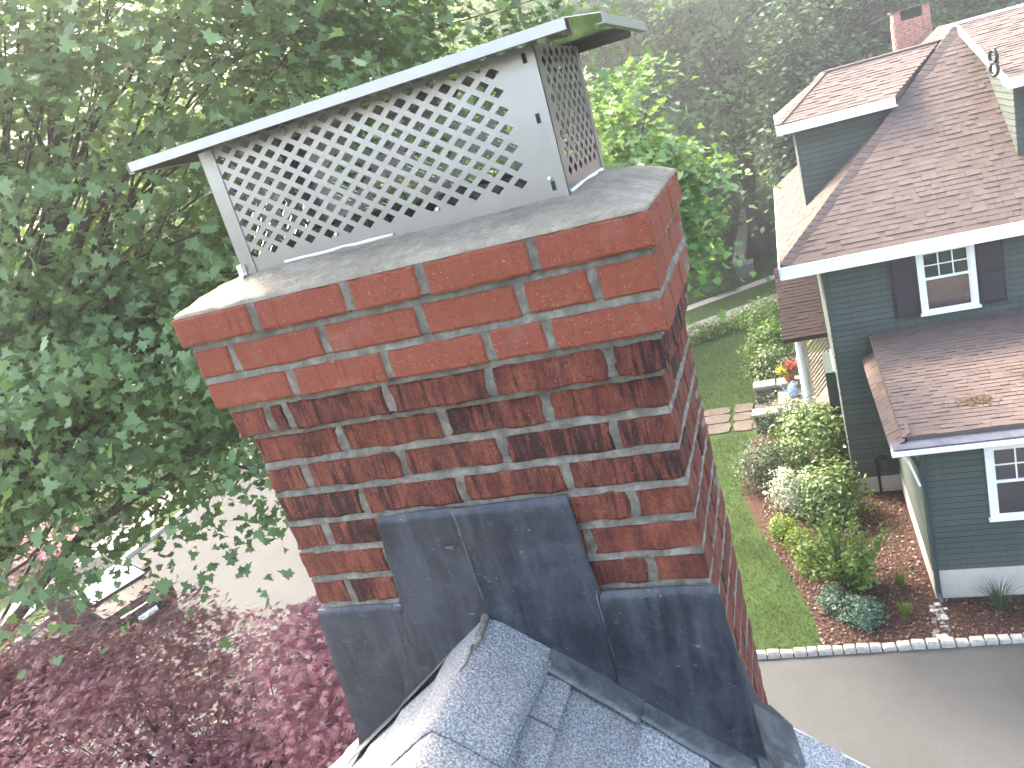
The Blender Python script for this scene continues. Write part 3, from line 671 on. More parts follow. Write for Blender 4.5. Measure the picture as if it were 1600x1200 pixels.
# ================================================================= OWN ROOF
def own_roof():
    r = thing('shingle_roof', 'pale grey asphalt shingle roof ridge running up to the brick chimney', 'roof', (RX, -1.5, RZ-1))
    yb, yf = .12, -6.0; xr, xl = 4.6, -4.0
    zr, zl = roof_z(xr)-.02, roof_z(xl)-.02
    MB().slab([(RX, yf, RZ-.012), (xr, yf, zr), (xr, yb-.004, zr), (RX, yb-.004, RZ-.012)], (0, 0, -.1)).build('deck_slope', M['concrete'], r)
    MB().slab([(RX, yf, RZ-.012), (RX, yb-.004, RZ-.012), (xl, yb-.004, zl), (xl, yf, zl)], (0, 0, -.1)).build('deck_slope', M['concrete'], r)
    box('house_wall', (xl+.4, yf+.3, ZG), (xr-.4, .0, zr), M['wallcream'], r)
    MB().slab([(xl+.4, 0, zl+.1), (xr-.4, 0, zr+.1), (RX, 0, RZ-.2)], (0, -.1, 0)).build('gable_wall', M['wallcream'], r)
    # shingles: butt edges run along the ridge direction (Y), slots go down the slope
    exp = .142; ms = []
    for k in range(4):
        b = MB(); w_, t0, t1 = 1., .2, 1.0
        b.hexa([(0, 0, -.3), (1, 0, -.3), (1, 1, -.3), (0, 1, -.3), (0, 0, .15), (1, .0, 1.), (1, 1, 1.), (0, 1, .15)])
        ms.append(make_mesh('shingle', b.v, b.f, M['granule']))
    cnt = [0]; stuff = MB()
    for side in (1, -1):
        sl = SR if side == 1 else SLF; ang = math.atan(sl); rows = 32
        for i in range(rows):
            y = yb; first = True; d0 = .03+i*exp
            while y > yf:
                L = U(.17, .42); y2 = y-(L if not first else U(.1, .35)); first = False; y2 = max(y2, yf)
                th = U(.004, .0085)
                x0 = RX+side*d0*math.cos(ang); z0 = RZ-d0*math.sin(ang)
                near = (V((x0, (y+y2)/2, z0))-CAM).length
                mt = Matrix.Translation((x0, y2+.0015, z0-.004)) @ Matrix.Rotation(ang*side if side == 1 else -ang, 4, 'Y')
                if side == -1: mt = Matrix.Translation((x0, y2+.0015, z0-.004)) @ Matrix.Rotation(-ang, 4, 'Y') @ Matrix.Scale(-1, 4, (1, 0, 0))
                mt = mt @ Matrix.Diagonal((exp+.012, y-y2-.003, th*1.4, 1))
                vis = (y > -1.0 and d0 < 2.0 and near < 2.6)
                if vis and cnt[0] < 280:
                    o = bpy.data.objects.new('shingle', ms[0]); COL.objects.link(o); o.parent = r; o.matrix_basis = Matrix.Translation(-wl(r)) @ mt; cnt[0] += 1
                else: stuff.add([mt @ v for v in ms[0].vertices and [q.co for q in ms[0].vertices]], [(0,3,2,1),(4,5,6,7),(0,1,5,4),(1,2,6,5),(2,3,7,6),(3,0,4,7)])
                y = y2
    o = stuff.build('shingle_field', M['granule'], r); o['kind'] = 'stuff'
    # ridge caps: bent pieces, each lapping the next; the first runs up under the lead
    y = .03; k = 0
    while y > -5:
        L = .335 if k else .30; b = MB(); y2 = y-L; n = 10; m_ = 6; hw = .150
        for j in range(m_+1):
            t = j/m_; yy = y+(y2-.05-y)*t
            for i in range(n+1):
                s_ = -1+2*i/n; d = s_*hw*(1.0 if k else (1-.12*t))
                a = abs(d); rd = .014
                ang = math.atan(SR)
                if a < rd: xx = d*math.cos(ang*a/rd*.5); zz = -.5*math.tan(ang)*a*a/rd*.75
                else: xx = math.copysign(rd*.93+(a-rd)*math.cos(ang), d); zz = -.5*math.tan(ang)*rd*.75-(a-rd)*math.sin(ang)
                b.v.append(V((RX+xx, yy+.002*nz(i*.8, j, k), RZ+.010+zz+.005*t+.0012*nz(xx*14, yy*14, k))))
        for j in range(m_):
            for i in range(n): q = j*(n+1)+i; b.f.append((q, q+n+1, q+n+2, q+1))
        o = b.build('ridge_shingle', M['granule'], r, smooth=True); s = o.modifiers.new('t', 'SOLIDIFY'); s.thickness = .004; s.offset = -1
        y = y2; k += 1
    MB().slab([(RX, yb, RZ-.02), (xr, yb, zr-.0), (xr, yb, zr-.14), (RX, yb, RZ-.18)], (0, .02, 0)).build('rake_board', M['white'], r)
    MB().slab([(RX, yb, RZ-.02), (xl, yb, zl), (xl, yb, zl-.14), (RX, yb, RZ-.18)], (0, .02, 0)).build('rake_board', M['white'], r)
own_roof()

# ================================================================= NEIGHBOUR HOUSE
HX, WY, MY = 2.35, 11.62, 15.48                            # wing corner x, wing wall y, main wall y
def house():
    r = thing('green_house', 'dark green shingled house with brown hip roof, white trim and black shutters', 'house', (6, 18, ZG))
    W = M['white']
    # foundation
    box('foundation', (HX, WY, ZG-.2), (11, MY, ZG+.58), M['foundation'], r)
    box('foundation', (1.49, MY, ZG-.2), (11, 25.2, ZG+.40), M['foundation'], r)
    # walls (sheathing, black to put lap shade into the gaps) + lapped shingle courses as pieces
    wl_w = box('wall', (HX+.02, WY+.03, ZG+.58), (11, MY+.0, -5.50), M['black'], r)
    wl_m = box('wall', (1.45, MY+.03, ZG+.40), (11, 25.2, -3.42), M['black'], r)
    def courses(wall, axis, a0, a1, fix, z0, z1, e, sgn=-1, mat='siding'):
        z = z0
        while z < z1-.02:
            zt = min(z+e-.015, z1); p0, p1 = fix+sgn*U(.022, .028), fix+sgn*.012
            if axis == 'x': pts = [(a0, p0, z), (a1, p0, z), (a1, fix-sgn*.02, z), (a0, fix-sgn*.02, z), (a0, p1, zt), (a1, p1, zt), (a1, fix-sgn*.02, zt), (a0, fix-sgn*.02, zt)]
            else: pts = [(p0, a1, z), (p0, a0, z), (fix-sgn*.02, a0, z), (fix-sgn*.02, a1, z), (p1, a1, zt), (p1, a0, zt), (fix-sgn*.02, a0, zt), (fix-sgn*.02, a1, zt)]
            MB().hexa(pts).build('siding_board', M[mat], wall); z += e
    courses(wl_w, 'x', HX, 8, WY+.03, ZG+.57, -5.45, .108)
    courses(wl_w, 'y', WY+.02, MY, HX+.02, ZG+.57, -5.45, .108)
    courses(wl_m, 'x', 1.45, 9, MY+.03, ZG+.39, -3.4, .118)
    courses(wl_m, 'y', MY+.02, 25, 1.45, ZG+.39, -3.4, .118)
    # bump-out on the left wall
    bo = box('bump_out', (1.21, 17.0, -7.95), (1.45, 18.4, -6.25), M['darkgreen'], r); box('trim', (1.19, 16.98, -7.99), (1.45, 18.42, -7.95), W, bo); box('trim', (1.40, 16.97, -6.25), (1.46, 18.4, -6.19), W, bo)
    # corner boards
    # ---------------- roofs
    S = .815; X0, Y0, Z0 = .68, 14.98, -3.12; T = 4.15; ZT = Z0+S*T; YB = 25.6; XR = 14
    roof = MB().add([(X0, Y0, Z0), (XR, Y0, Z0), (XR, Y0+T, ZT), (X0+T, Y0+T, ZT)], [(0, 1, 2, 3)])
    roof.add([(X0, Y0, Z0), (X0+T, Y0+T, ZT), (X0+T, YB-T, ZT), (X0, YB, Z0)], [(0, 1, 2, 3)])
    roof.add([(X0, YB, Z0), (X0+T, YB-T, ZT), (XR, YB-T, ZT), (XR, YB, Z0)], [(0, 1, 2, 3)])
    roof.add([(X0+T, Y0+T, ZT), (XR, Y0+T, ZT), (XR, YB-T, ZT), (X0+T, YB-T, ZT)], [(0, 1, 2, 3)])
    roof.add([(X0+.02, Y0+.02, Z0-.04), (XR, Y0+.02, Z0-.04), (XR, YB-.02, Z0-.04), (X0+.02, YB-.02, Z0-.04)], [(0, 3, 2, 1)])
    main = roof.build('roof', M['brown'], r)
    unit = MB().hexa([(0, 0, -.3), (1, 0, -.3), (1, 1, -.3), (0, 1, -.3), (0, 0, 1), (1, 0, 1), (1, 1, .25), (0, 1, .25)]); um = make_mesh('roof_shingle', unit.v, unit.f, M['brown'])
    um2 = make_mesh('roof_shingle', unit.v, unit.f, M['maroon'])
    UF = unit.f
    def clad(O, ux, uy, inside, w0, w1, hgt, exp, parent, single=0, tabs=(.09, .26), mesh=um, mname='brown', lift=(.004, .020)):
        """courses of tabs over a slope: O origin at the eave, ux along it, uy up it"""
        O, ux, uy = V(O), V(ux).normalized(), V(uy).normalized(); un = ux.cross(uy).normalized(); vs = []; fs = []; tone = []; n1 = 0
        row = 0
        while row*exp < hgt:
            x = w0-U(0, .2)
            while x < w1:
                L = U(*tabs); cy = row*exp+exp/2
                x_in, L_in = x, L; a_, b_ = inside(x+.01, cy), inside(x+L-.01, cy); stp = L
                if a_ != b_:
                    lo_, hi_ = x, x+L
                    for _ in range(7):
                        md = (lo_+hi_)/2
                        if inside(md, cy) == a_: lo_ = md
                        else: hi_ = md
                    if a_: L = lo_-x
                    else: L = x+L-hi_; x = hi_
                if (a_ or b_) and L > .02:
                    th = U(*lift); mt = Matrix.Translation(O+ux*x+uy*(row*exp)) @ Matrix((ux, uy, un)).transposed().to_4x4() @ Matrix.Diagonal((L-.006, exp*1.06, th, 1))
                    if n1 < single:
                        o = bpy.data.objects.new('roof_shingle', mesh); COL.objects.link(o); o.parent = parent; o.matrix_basis = Matrix.Translation(-wl(parent)) @ mt; n1 += 1
                    else:
                        b0 = len(vs); vs += [mt @ v for v in unit.v]; fs += [tuple(b0+i for i in f) for f in UF]; tone += [random.random()]*6
                x = x_in+L_in
            row += 1
        if vs:
            me = make_mesh('shingle_field', vs, fs, M[mname]); a = me.attributes.new('tone', 'FLOAT', 'FACE'); a.data.foreach_set('value', tone)
            o = link('shingle_field', me, parent, (0, 0, 0)); o['kind'] = 'stuff'
    k = math.sqrt(1+S*S); SLn = T*k
    d2x0, d2y0 = 5.02, 15.9
    clad((0, Y0, Z0), (1, 0, 0), (0, 1, S), lambda x, y: x > X0+y/k+.02 and not (x > 5.15 and y/k > 1.18), X0, 9.5, SLn, .127, main)
    clad((X0, 0, Z0), (0, -1, 0), (1, 0, S), lambda x, y: -x > Y0+y/k+.02 and -x < YB-y/k-.02, -YB, -Y0, SLn, .127, main)
    hc = MB()                                               # hip caps as pieces
    a = V((X0, Y0, Z0)); bb = V((X0+T, Y0+T, ZT)); nseg = 40; dr = (bb-a)/nseg
    sx = V((1, 0, 0)); side1 = (V((1, -1, 0))).normalized()
    ms = None
    for i in range(nseg):
        p = a+dr*i; q = p+dr*1.15; up = V((0, 0, .028)); lo = V((0, 0, .010))
        e1 = V((.19, -.0, -.0)); e2 = V((0, .19, 0))
        pts = [p+e2+lo*1.5, p+up*2.6, p+e1+lo*1.5, q+e2+lo, q+up*2.0, q+e1+lo]
        MB().add(pts+[v-V((0, 0, .03)) for v in pts], [(0,1,4,3),(1,2,5,4),(0,6,7,1),(1,7,8,2),(2,8,11,5),(3,9,6,0),(6,9,10,7),(7,10,11,8),(3,4,10,9),(4,5,11,10)]).build('hip_shingle', M['brown'], main)
    # fascia of the main eave
    box('fascia', (X0-.01, Y0-.03, Z0-.255), (XR, Y0+.0, Z0-.012), W, r); box('fascia', (X0-.03, Y0-.03, Z0-.245), (X0, YB, Z0-.012), W, r)
    box('soffit', (X0, Y0, Z0-.26), (XR, MY+.02, Z0-.235), W, r)
    box('drip_edge', (X0-.02, Y0-.045, Z0-.03), (XR, Y0-.028, Z0+.0), W, r)
    # white trim along the top deck
    box('ridge_trim', (X0+T-.2, Y0+T-.03, ZT-.02), (XR, Y0+T+.1, ZT+.105), W, r)
    # ---------------- left dormer (ridge along x)
    dx0, dx1, dy0, dy1, ze, zr = 1.04, 3.30, 17.5, 21.1, -.66, .085; ym = (dy0+dy1)/2; rx = 2.2
    d1 = MB().add([(dx0, dy0, ze), (3.36, dy0, ze), (4.56, ym, zr), (rx, ym, zr)], [(0, 1, 2, 3)]).add([(dx0, dy0, ze), (rx, ym, zr), (dx0, dy1, ze)], [(0, 1, 2)]).add([(dx0, dy1, ze), (rx, ym, zr), (4.62, ym, zr), (3.7, dy1, ze)], [(0, 1, 2, 3)])
    d1.add([(dx0, dy0, ze-.02), (3.34, dy0, ze-.02), (3.7, dy1, ze-.02), (dx0, dy1, ze-.02)], [(0, 3, 2, 1)])
    dr1 = d1.build('dormer_roof', M['brown'], r)
    ds = (zr-ze)/(ym-dy0); dk = math.sqrt(1+ds*ds)
    clad((0, dy0, ze), (1, 0, 0), (0, 1, ds), lambda x, y: x > dx0+(rx-dx0)*(y/dk)/(ym-dy0)+.02 and x < 3.36+1.20*(y/dk)/(ym-dy0), dx0, 4.7, (ym-dy0)*dk, .127, dr1)
    MB().slab([(3.36, dy0, ze-.0), (4.56, ym, zr), (3.24, 17.56, -1.06)], (-.03, .02, 0)).build('valley_flashing', M['brown'], dr1)
    for i in range(16):
        p = V((dx0, dy0, ze)).lerp(V((rx, ym, zr)), i/16); q = V((dx0, dy0, ze)).lerp(V((rx, ym, zr)), (i+1.15)/16)
        MB().hexa([p+V((-.06, .06, 0)), p+V((.09, -.03, 0)), q+V((.09, -.03, 0)), q+V((-.06, .06, 0)), p+V((-.06, .06, .028)), p+V((.09, -.03, .028)), q+V((.09, -.03, .02)), q+V((-.06, .06, .02))]).build('hip_shingle', M['brown'], dr1)
    box('ridge_cap', (rx, ym-.07, zr-.01), (4.6, ym+.07, zr+.025), M['brown'], dr1)
    MB().slab([(dx0-.01, dy0-.03, ze-.21), (3.36, dy0-.03, ze-.21), (3.36, dy0-.03, ze-.01), (dx0-.01, dy0-.03, ze-.01)], (0, .03, 0)).build('fascia', W, r)
    box('fascia', (dx0-.03, dy0-.03, ze-.21), (dx0, dy1, ze-.01), W, r)
    box('soffit', (dx0, dy0, ze-.215), (3.4, 17.82, ze-.19), W, r)
    dw = MB().slab([(1.40, 17.82, -2.6), (3.6, 17.82, -.9), (3.6, 17.82, ze-.1), (1.40, 17.82, ze-.1)], (0, 3, 0)).build('dormer_wall', M['black'], r)
    courses(dw, 'x', 1.40, 3.7, 17.82, -2.6, ze-.19, .118); courses(dw, 'y', 17.8, 20.8, 1.40, -2.6, ze-.19, .118)
    # ---------------- right dormer (shed, facing us)
    ex0, ey0, ez, ey1, ez1 = 4.90, 15.42, -.71, 19.1, .30; es = (ez1-ez)/(ey1-ey0); ek = math.sqrt(1+es*es)
    e = MB().slab([(ex0, ey0, ez), (12, ey0, ez), (12, ey1, ez1), (ex0, ey1, ez1)], (0, 0, -.06)).build('dormer_roof', M['brown'], r)
    clad((0, ey0, ez), (1, 0, 0), (0, 1, es), lambda x, y: x > ex0, ex0, 8, (ey1-ey0)*ek, .127, e)
    MB().slab([(ex0-.03, ey0-.02, ez-.15), (ex0-.03, ey1, ez1-.15), (ex0-.03, ey1, ez1+.012), (ex0-.03, ey0-.02, ez+.012)], (.03, 0, 0)).build('rake_board', W, r)
    box('fascia', (ex0-.03, ey0-.05, ez-.16), (12, ey0-.02, ez+.005), W, r)
    box('soffit', (ex0+.06, ey0+.02, ez-.15), (12, 16.15, ez-.125), W, r)
    ew = MB().slab([(5.13, 16.14, -2.22), (5.13, 18.6, -.2), (5.13, 18.6, .1), (5.13, 16.14, -.6)], (6, 0, 0)).build('dormer_wall', M['black'], r)
    z = -2.22
    while z < -.2:                                          # cheek courses, cut along the roof slope
        zt = z+.104; ya = 16.14; yb = min(19, 16.14+(z+2.22)/S+.15)
        if z > -.75: ya = 16.14+(z+.75)/es*.9
        if ya < yb: MB().hexa([(5.104, yb, z), (5.104, ya, z), (5.15, ya, z), (5.15, yb, z), (5.116, yb, zt), (5.116, ya, zt), (5.15, ya, zt), (5.15, yb, zt)]).build('siding_board', M['siding'], ew)
        z += .118
    courses(ew, 'x', 5.12, 10, 16.14, -2.22, -.72, .118)
    # ---------------- wing roof
    gx0, gy0, gz0, gy1, gz1 = 2.13, 11.30, -5.30, MY-.01, -4.955; gs = (gz1-gz0)/(gy1-gy0); gk = math.sqrt(1+gs*gs)
    wr = MB().slab([(gx0, gy0, gz0), (12, gy0, gz0), (12, gy1, gz1), (gx0, gy1, gz1)], (0, 0, -.12)).build('roof', M['brown'], r)
    clad((0, gy0, gz0), (1, 0, 0), (0, 1, gs), lambda x, y: x > gx0 and x < 9, gx0, 6.5, (gy1-gy0)*gk, .127, wr, single=240)
    sk = MB().hexa([(1.94, 11.30, -5.52), (2.20, 11.30, -5.40), (2.20, MY-.01, -5.48), (1.94, MY-.01, -5.62), (1.94, 11.30, -5.46), (2.20, 11.30, -5.30), (2.20, MY-.01, -5.36), (1.94, MY-.01, -5.555)]).build('skirt_roof', M['brown'], r)
    clad((1.94, 0, -5.46), (0, -1, 0), (1, 0, .68), lambda x, y: True, -MY+.1, -11.35, .30, .127, sk)
    box('gutter_cover', (1.95, 11.02, -5.385), (12, 11.30, -5.365), M['gutterlid'], r)
    g = MB().slab([(1.93, 11.02, -5.40), (1.93, 10.99, -5.43), (1.93, 10.99, -5.47), (1.93, 11.03, -5.50), (1.93, 11.14, -5.51), (1.93, 11.14, -5.40)], (10, 0, 0)).build('gutter', W, r)
    box('fascia', (1.95, 11.30-.16, -5.55), (12, 11.30, -5.385), W, r); box('soffit', (1.95, 11.20, -5.56), (12, WY+.02, -5.535), W, r)
    MB().tube([(2.02, 11.15, -5.5), (2.10, 11.2, -5.56), (2.17, 11.25, -5.70), (2.30, 11.36, -6.22)], [.02, .025, .022, .018], 6).build('leaning_strip', W, r)
    dn = MB().tube([(2.20, 11.1, -5.5), (2.24, 11.2, -5.62), (2.33, 11.545, -5.95), (2.385, 11.545, -6.4), (2.40, 11.545, ZG+.2), (2.41, 11.40, ZG+.08)], .040, 8).build('downspout', M['darkgreen'], r)
    # ---------------- windows
    def window(x0, x1, z0, z1, y, rail):
        f = MB(); t = .095; yy = y-.035
        f.box((x0, yy, z0), (x0+t, y+.02, z1)).box((x1-t, yy, z0), (x1, y+.02, z1)).box((x0+t, yy, z1-t), (x1-t, y+.02, z1)); wdw = f.build('window', W, r)
        box('sill', (x0-.03, y-.075, z0-.05), (x1+.03, y+.02, z0), W, wdw, .004)
        box('sash', (x0+t, y-.012, z0), (x1-t, y+.012, z0+.06), W, wdw); box('sash', (x0+t, y-.022, rail-.025), (x1-t, y+.004, rail+.025), W, wdw)
        for q in (x0+t, x1-t-.035): box('sash', (q, y-.014, z0+.06), (q+.035, y+.008, z1-t), W, wdw)
        box('sash', (x0+t, y-.02, z1-t-.035), (x1-t, y+.006, z1-t), W, wdw)
        a, b_ = x0+t+.035, x1-t-.035
        for i in (1, 2): q = a+(b_-a)*i/3; box('muntin', (q-.011, y-.019, rail+.025), (q+.011, y+.004, z1-t-.035), W, wdw)
        q = (rail+z1-t)/2; box('muntin', (a, y-.018, q-.011), (b_, y+.003, q+.011), W, wdw)
        for i in range(3):
            for j in range(2):
                p0 = a+(b_-a)*i/3+.011; p1 = a+(b_-a)*(i+1)/3-.011; s0, s1 = (rail+.025, q-.011) if j == 0 else (q+.011, z1-t-.035); box('pane', (p0, y-.008, s0), (p1, y-.004, s1), M['glass'], wdw)
        box('pane', (a, y-.004, z0+.06), (b_, y, rail-.025), M['glass'], wdw)
        return wdw
    window(3.13, 4.13, -4.70, -3.40, MY, -4.02); window(3.29, 4.42, -7.06, -5.72, WY, -6.41)
    for x0, x1 in ((2.66, 3.10), (4.16, 4.60)):
        s = box('shutter', (x0, MY-.045, -4.71), (x1, MY-.0, -3.40), M['shutter'], r)
        for a, b_ in ((-4.64, -4.10), (-4.03, -3.45)):
            for i in range(12): zz = a+(b_-a)*i/12; MB().hexa([(x0+.05, MY-.056, zz), (x1-.05, MY-.056, zz), (x1-.05, MY-.04, zz), (x0+.05, MY-.04, zz), (x0+.05, MY-.047, zz+.04), (x1-.05, MY-.047, zz+.04), (x1-.05, MY-.04, zz+.04), (x0+.05, MY-.04, zz+.04)]).build('slat', M['shutter'], s)
    # gas pipe and meter on the main wall
    MB().tube([(1.93, 15.38, ZG), (1.93, 15.38, -7.72), (2.0, 15.38, -7.66), (2.06, 15.42, -7.70)], .028, 8).build('gas_pipe', M['black'], r)
    box('meter_box', (2.02, 15.34, -8.0), (2.14, 15.46, -7.74), M['darkgreen'], r, .01)
    # ---------------- entry porch on the left side
    py0, pz0, pyr = 19.15, -6.02, 21.6; ps = .52; pk = math.sqrt(1+ps*ps)
    pr = MB().slab([(.36, py0, pz0), (1.45, py0, pz0), (1.45, pyr, pz0+ps*(pyr-py0)), (.36, pyr, pz0+ps*(pyr-py0))], (0, 0, -.10)).slab([(.36, pyr, pz0+ps*(pyr-py0)), (1.45, pyr, pz0+ps*(pyr-py0)), (1.45, 2*pyr-py0, pz0), (.36, 2*pyr-py0, pz0)], (0, 0, -.10)).build('porch_roof', M['maroon'], r)
    clad((0, py0, pz0), (1, 0, 0), (0, 1, ps), lambda x, y: .36 <= x < 1.42, .36, 1.45, (pyr-py0)*pk, .127, pr, mesh=um2, mname='maroon')
    box('porch_deck', (-.1, 19.2, ZG), (1.45, 24, ZG+.38), M['deckboard'], r)
    for y in (19.62, 23.4):
        MB().lathe([(.155, 0), (.155, .06), (.125, .09), (.122, 1.0), (.105, 1.95), (.13, 1.99), (.13, 2.06)], (.72, y, ZG+.38), 20).build('column', W, r, smooth=True)
    lt = MB().slab([(.86, 19.96, -6.6), (1.42, 19.96, -6.05), (1.42, 19.96, -6.02), (.86, 19.96, -6.57)], (0, -.04, 0)).build('lattice_screen', M['cream'], r)
    for i in range(13):
        z = -8.1+i*.117; z2 = z+.62; MB().slab([(.88, 19.94, z), (1.42, 19.94, z2), (1.42, 19.94, z2+.07), (.88, 19.94, z+.07)], (0, -.03, 0)).build('slat', M['cream'], lt)
    for x in (.86, 1.42): box('post', (x-.025, 19.90, ZG+.38), (x+.025, 19.95, -6.0), M['cream'], lt)
    box('corner_board', (1.40, 19.5, ZG+.4), (1.47, 19.6, -5.9), M['cream'], r)
    return r
house()
def far_chimney():
    r = thing('brick_chimney', 'small weathered brick chimney rising behind the left dormer ridge', 'chimney', (4.42, 22.3, -1)); y0, x0, x1, d = 22.0, 4.08, 4.89, .55
    box('flue_core', (x0+.02, y0+.02, -1), (x1-.02, y0+d, .66), M['mortar'], r)
    ms = [make_mesh('brick', b.v, b.f, M['brickfar']) for b in [MB().box((-.5, -.02, 0), (.5, .09, .058))]]
    z = -.2; k = 0
    while z < .63:
        x = x0-(.1 if k % 2 else 0)
        while x < x1:
            a, b = max(x, x0), min(x+.2, x1); x += .212
            if b-a > .04: o = link('brick', ms[0], r, ((a+b)/2, y0+U(-.006, .006), z)); o.scale.x = b-a
        y = y0+.02+(.1 if k % 2 else 0)
        while y < y0+d:
            b = min(y+.2, y0+d); 
            if b-y > .04: o = link('brick', ms[0], r, (x0, (y+b)/2, z)); o.scale.x = b-y; o.rotation_euler.z = -math.pi/2
            y += .212
        z += .068; k += 1
    # open sides between corner piers under a stone lid
    for a, b in ((x0, x0+.16), (x1-.17, x1)): box('pier_and_shade', (a, y0, z), (b, y0+d, z+.22), M['brickfar'], r)
    box('pier_and_shade', (x0+.16, y0+.25, z), (x1-.17, y0+d, z+.22), M['black'], r)  # black block set between the piers as the shade inside the opening
    box('cap_slab', (x0-.05, y0-.05, z+.22), (x1+.05, y0+d+.05, z+.245), M['stone'], r)
far_chimney()
def rings():
    r = thing('cable_hook', 'pair of black rings on a bracket fixed to the white rake board', 'bracket', (4.84, 15.93, -.45))
    MB().torus((4.80, 15.93, -.30), (1, .35, 0), .11, .032).build('ring', M['black'], r, smooth=True)
    MB().torus((4.80, 15.93, -.52), (1, .35, 0), .11, .032).build('ring', M['black'], r, smooth=True)
    box('bracket_arm', (4.80, 15.90, -.43), (4.88, 15.96, -.39), M['black'], r); box('bracket_arm', (4.80, 15.8, -.175), (4.86, 16.05, -.155), M['black'], r)
rings()
for i, (x, y, s, lb) in enumerate(((4.5, 12.9, .26, 'larger clump of fallen orange needles on the low brown roof, nearer the window'), (3.35, 12.15, .16, 'small clump of fallen orange needles low on the brown roof above the gutter'))):
    n = 170; zz = -5.30+.0826*(y-11.30)+.02
    o = RNG.normal(size=(n, 3))*[s, s*.55, .004]; o[:, 2] = abs(o[:, 2])+.0826*o[:, 1]
    me, _ = cloud_mesh('fallen_needles', leaf_template('quad'), o, .03+.03*RNG.random(n), RNG.normal(size=(n, 3))*.2+[0, 0, 1], RNG.random(n)*6.3, M['needles'], RNG.random(n)); tag(link('fallen_needles', me, None, (x, y, zz)), lb, 'debris', 'needle clumps on the low roof')

# ================================================================= GARDEN
def shrub(name, label, cat, c, R, leaf, kind, size, nb, per, stems=6, br=.16, up=.5, group=None, open_=False, shell=.6, flat=.8):
    t = thing(name, label, cat, (c[0], c[1], ZG), group)
    C = np.array([0, 0, R[2]*.95]); B = boughs(C, R, nb, shell, -.8)
    B[:, 2] = np.maximum(B[:, 2], .08)
    P, s, Nn, yw, tn = leaves_on(B, per, br, flat, size, up, C, .9, droop=.05)
    P[:, 2] = np.maximum(P[:, 2], .03)
    me, _ = cloud_mesh('foliage', leaf_template(kind), P, s, Nn, yw, M[leaf], tn); link('foliage', me, t, (c[0], c[1], ZG))
    b = MB()
    for i in range(stems):
        q = B[int(RNG.integers(len(B)))]; b.tube(branch_path((U(-.06, .06), U(-.06, .06), -.05), q, .05, .05, 4), [.016, .014, .011, .008, .005], 5)
    me = make_mesh('stem', b.v, b.f, M['bark']); link('stem', me, t, (c[0], c[1], ZG)); return t
shrub('evergreen_shrub', 'large dark green shrub behind the cream variegated bush, against the house', 'shrub', (.75, 16.9), (.95, .85, .80), 'shrub_leaf', 'oval', .095, 150, 34)
shrub('evergreen_shrub', 'dark shrub close to the wall, behind the airy light green bush', 'shrub', (.95, 14.7), (.62, .6, .55), 'shrub_leaf', 'oval', .085, 90, 30)
shrub('grey_shrub', 'rounded grey-green shrub at the lawn edge left of the variegated bush', 'shrub', (-.45, 16.2), (.50, .50, .62), 'grey_leaf', 'oval', .06, 80, 40)
shrub('variegated_shrub', 'pale cream variegated bush in the middle of the bed', 'shrub', (.18, 15.0), (.46, .42, .50), 'cream_leaf', 'oval', .065, 70, 36, br=.11)
shrub('lime_shrub', 'topmost of three yellow-green clipped shrubs along the lawn', 'shrub', (-.12, 14.0), (.23, .23, .26), 'lime_leaf', 'oval', .05, 40, 34, br=.07, group='yellow-green shrubs by the lawn')
shrub('lime_shrub', 'middle one of three yellow-green clipped shrubs along the lawn', 'shrub', (.22, 13.35), (.26, .26, .27), 'lime_leaf', 'oval', .05, 44, 34, br=.07, group='yellow-green shrubs by the lawn')
shrub('lime_shrub', 'lowest of three yellow-green shrubs, partly under the airy bush', 'shrub', (.45, 12.75), (.32, .30, .30), 'lime_leaf', 'oval', .05, 50, 34, br=.08, group='yellow-green shrubs by the lawn')
shrub('blue_shrub', 'smaller low blue-green mound left of its twin near the kerb', 'shrub', (.72, 11.45), (.24, .23, .22), 'blue_leaf', 'oval', .05, 44, 36, br=.06, group='low blue-green mounds near the kerb')
shrub('blue_shrub', 'larger low blue-green mound nearest the granite kerb', 'shrub', (1.12, 11.1), (.34, .30, .24), 'blue_leaf', 'oval', .05, 60, 40, br=.07, group='low blue-green mounds near the kerb')
def airy():
    c = (1.05, 12.1); t = thing('airy_shrub', 'tall airy light green shrub with upright twigs in the mulch bed', 'shrub', (c[0], c[1], ZG)); b = MB(); Ps = []
    for i in range(64):
        a = U(0, 6.28); rr = U(.15, 1.0); h = U(.9, 1.85)*(1-.28*rr); tip = V((math.cos(a)*rr, math.sin(a)*rr, h)); p = branch_path((U(-.07, .07), U(-.07, .07), 0), tip, -.03, .06, 6); b.tube(p, [.014, .012, .010, .008, .006, .005, .003], 4)
        for k in range(54):
            f = .25+.7*random.random(); q = p[min(5, int(f*6))].lerp(p[min(6, int(f*6)+1)], f*6 % 1); Ps.append(q+V((U(-1, 1), U(-1, 1), U(-.6, .6)))*.085)
    P = np.array([tuple(p) for p in Ps]); n = len(P); me, _ = cloud_mesh('foliage', leaf_template('oval'), P, .06+.05*RNG.random(n), RNG.normal(size=(n, 3))*.6+[0, 0, .7], RNG.random(n)*6.3, M['mid_leaf'], RNG.random(n)); link('foliage', me, t, (c[0], c[1], ZG))
    me = make_mesh('stem', b.v, b.f, M['bark']); link('stem', me, t, (c[0], c[1], ZG))
airy()
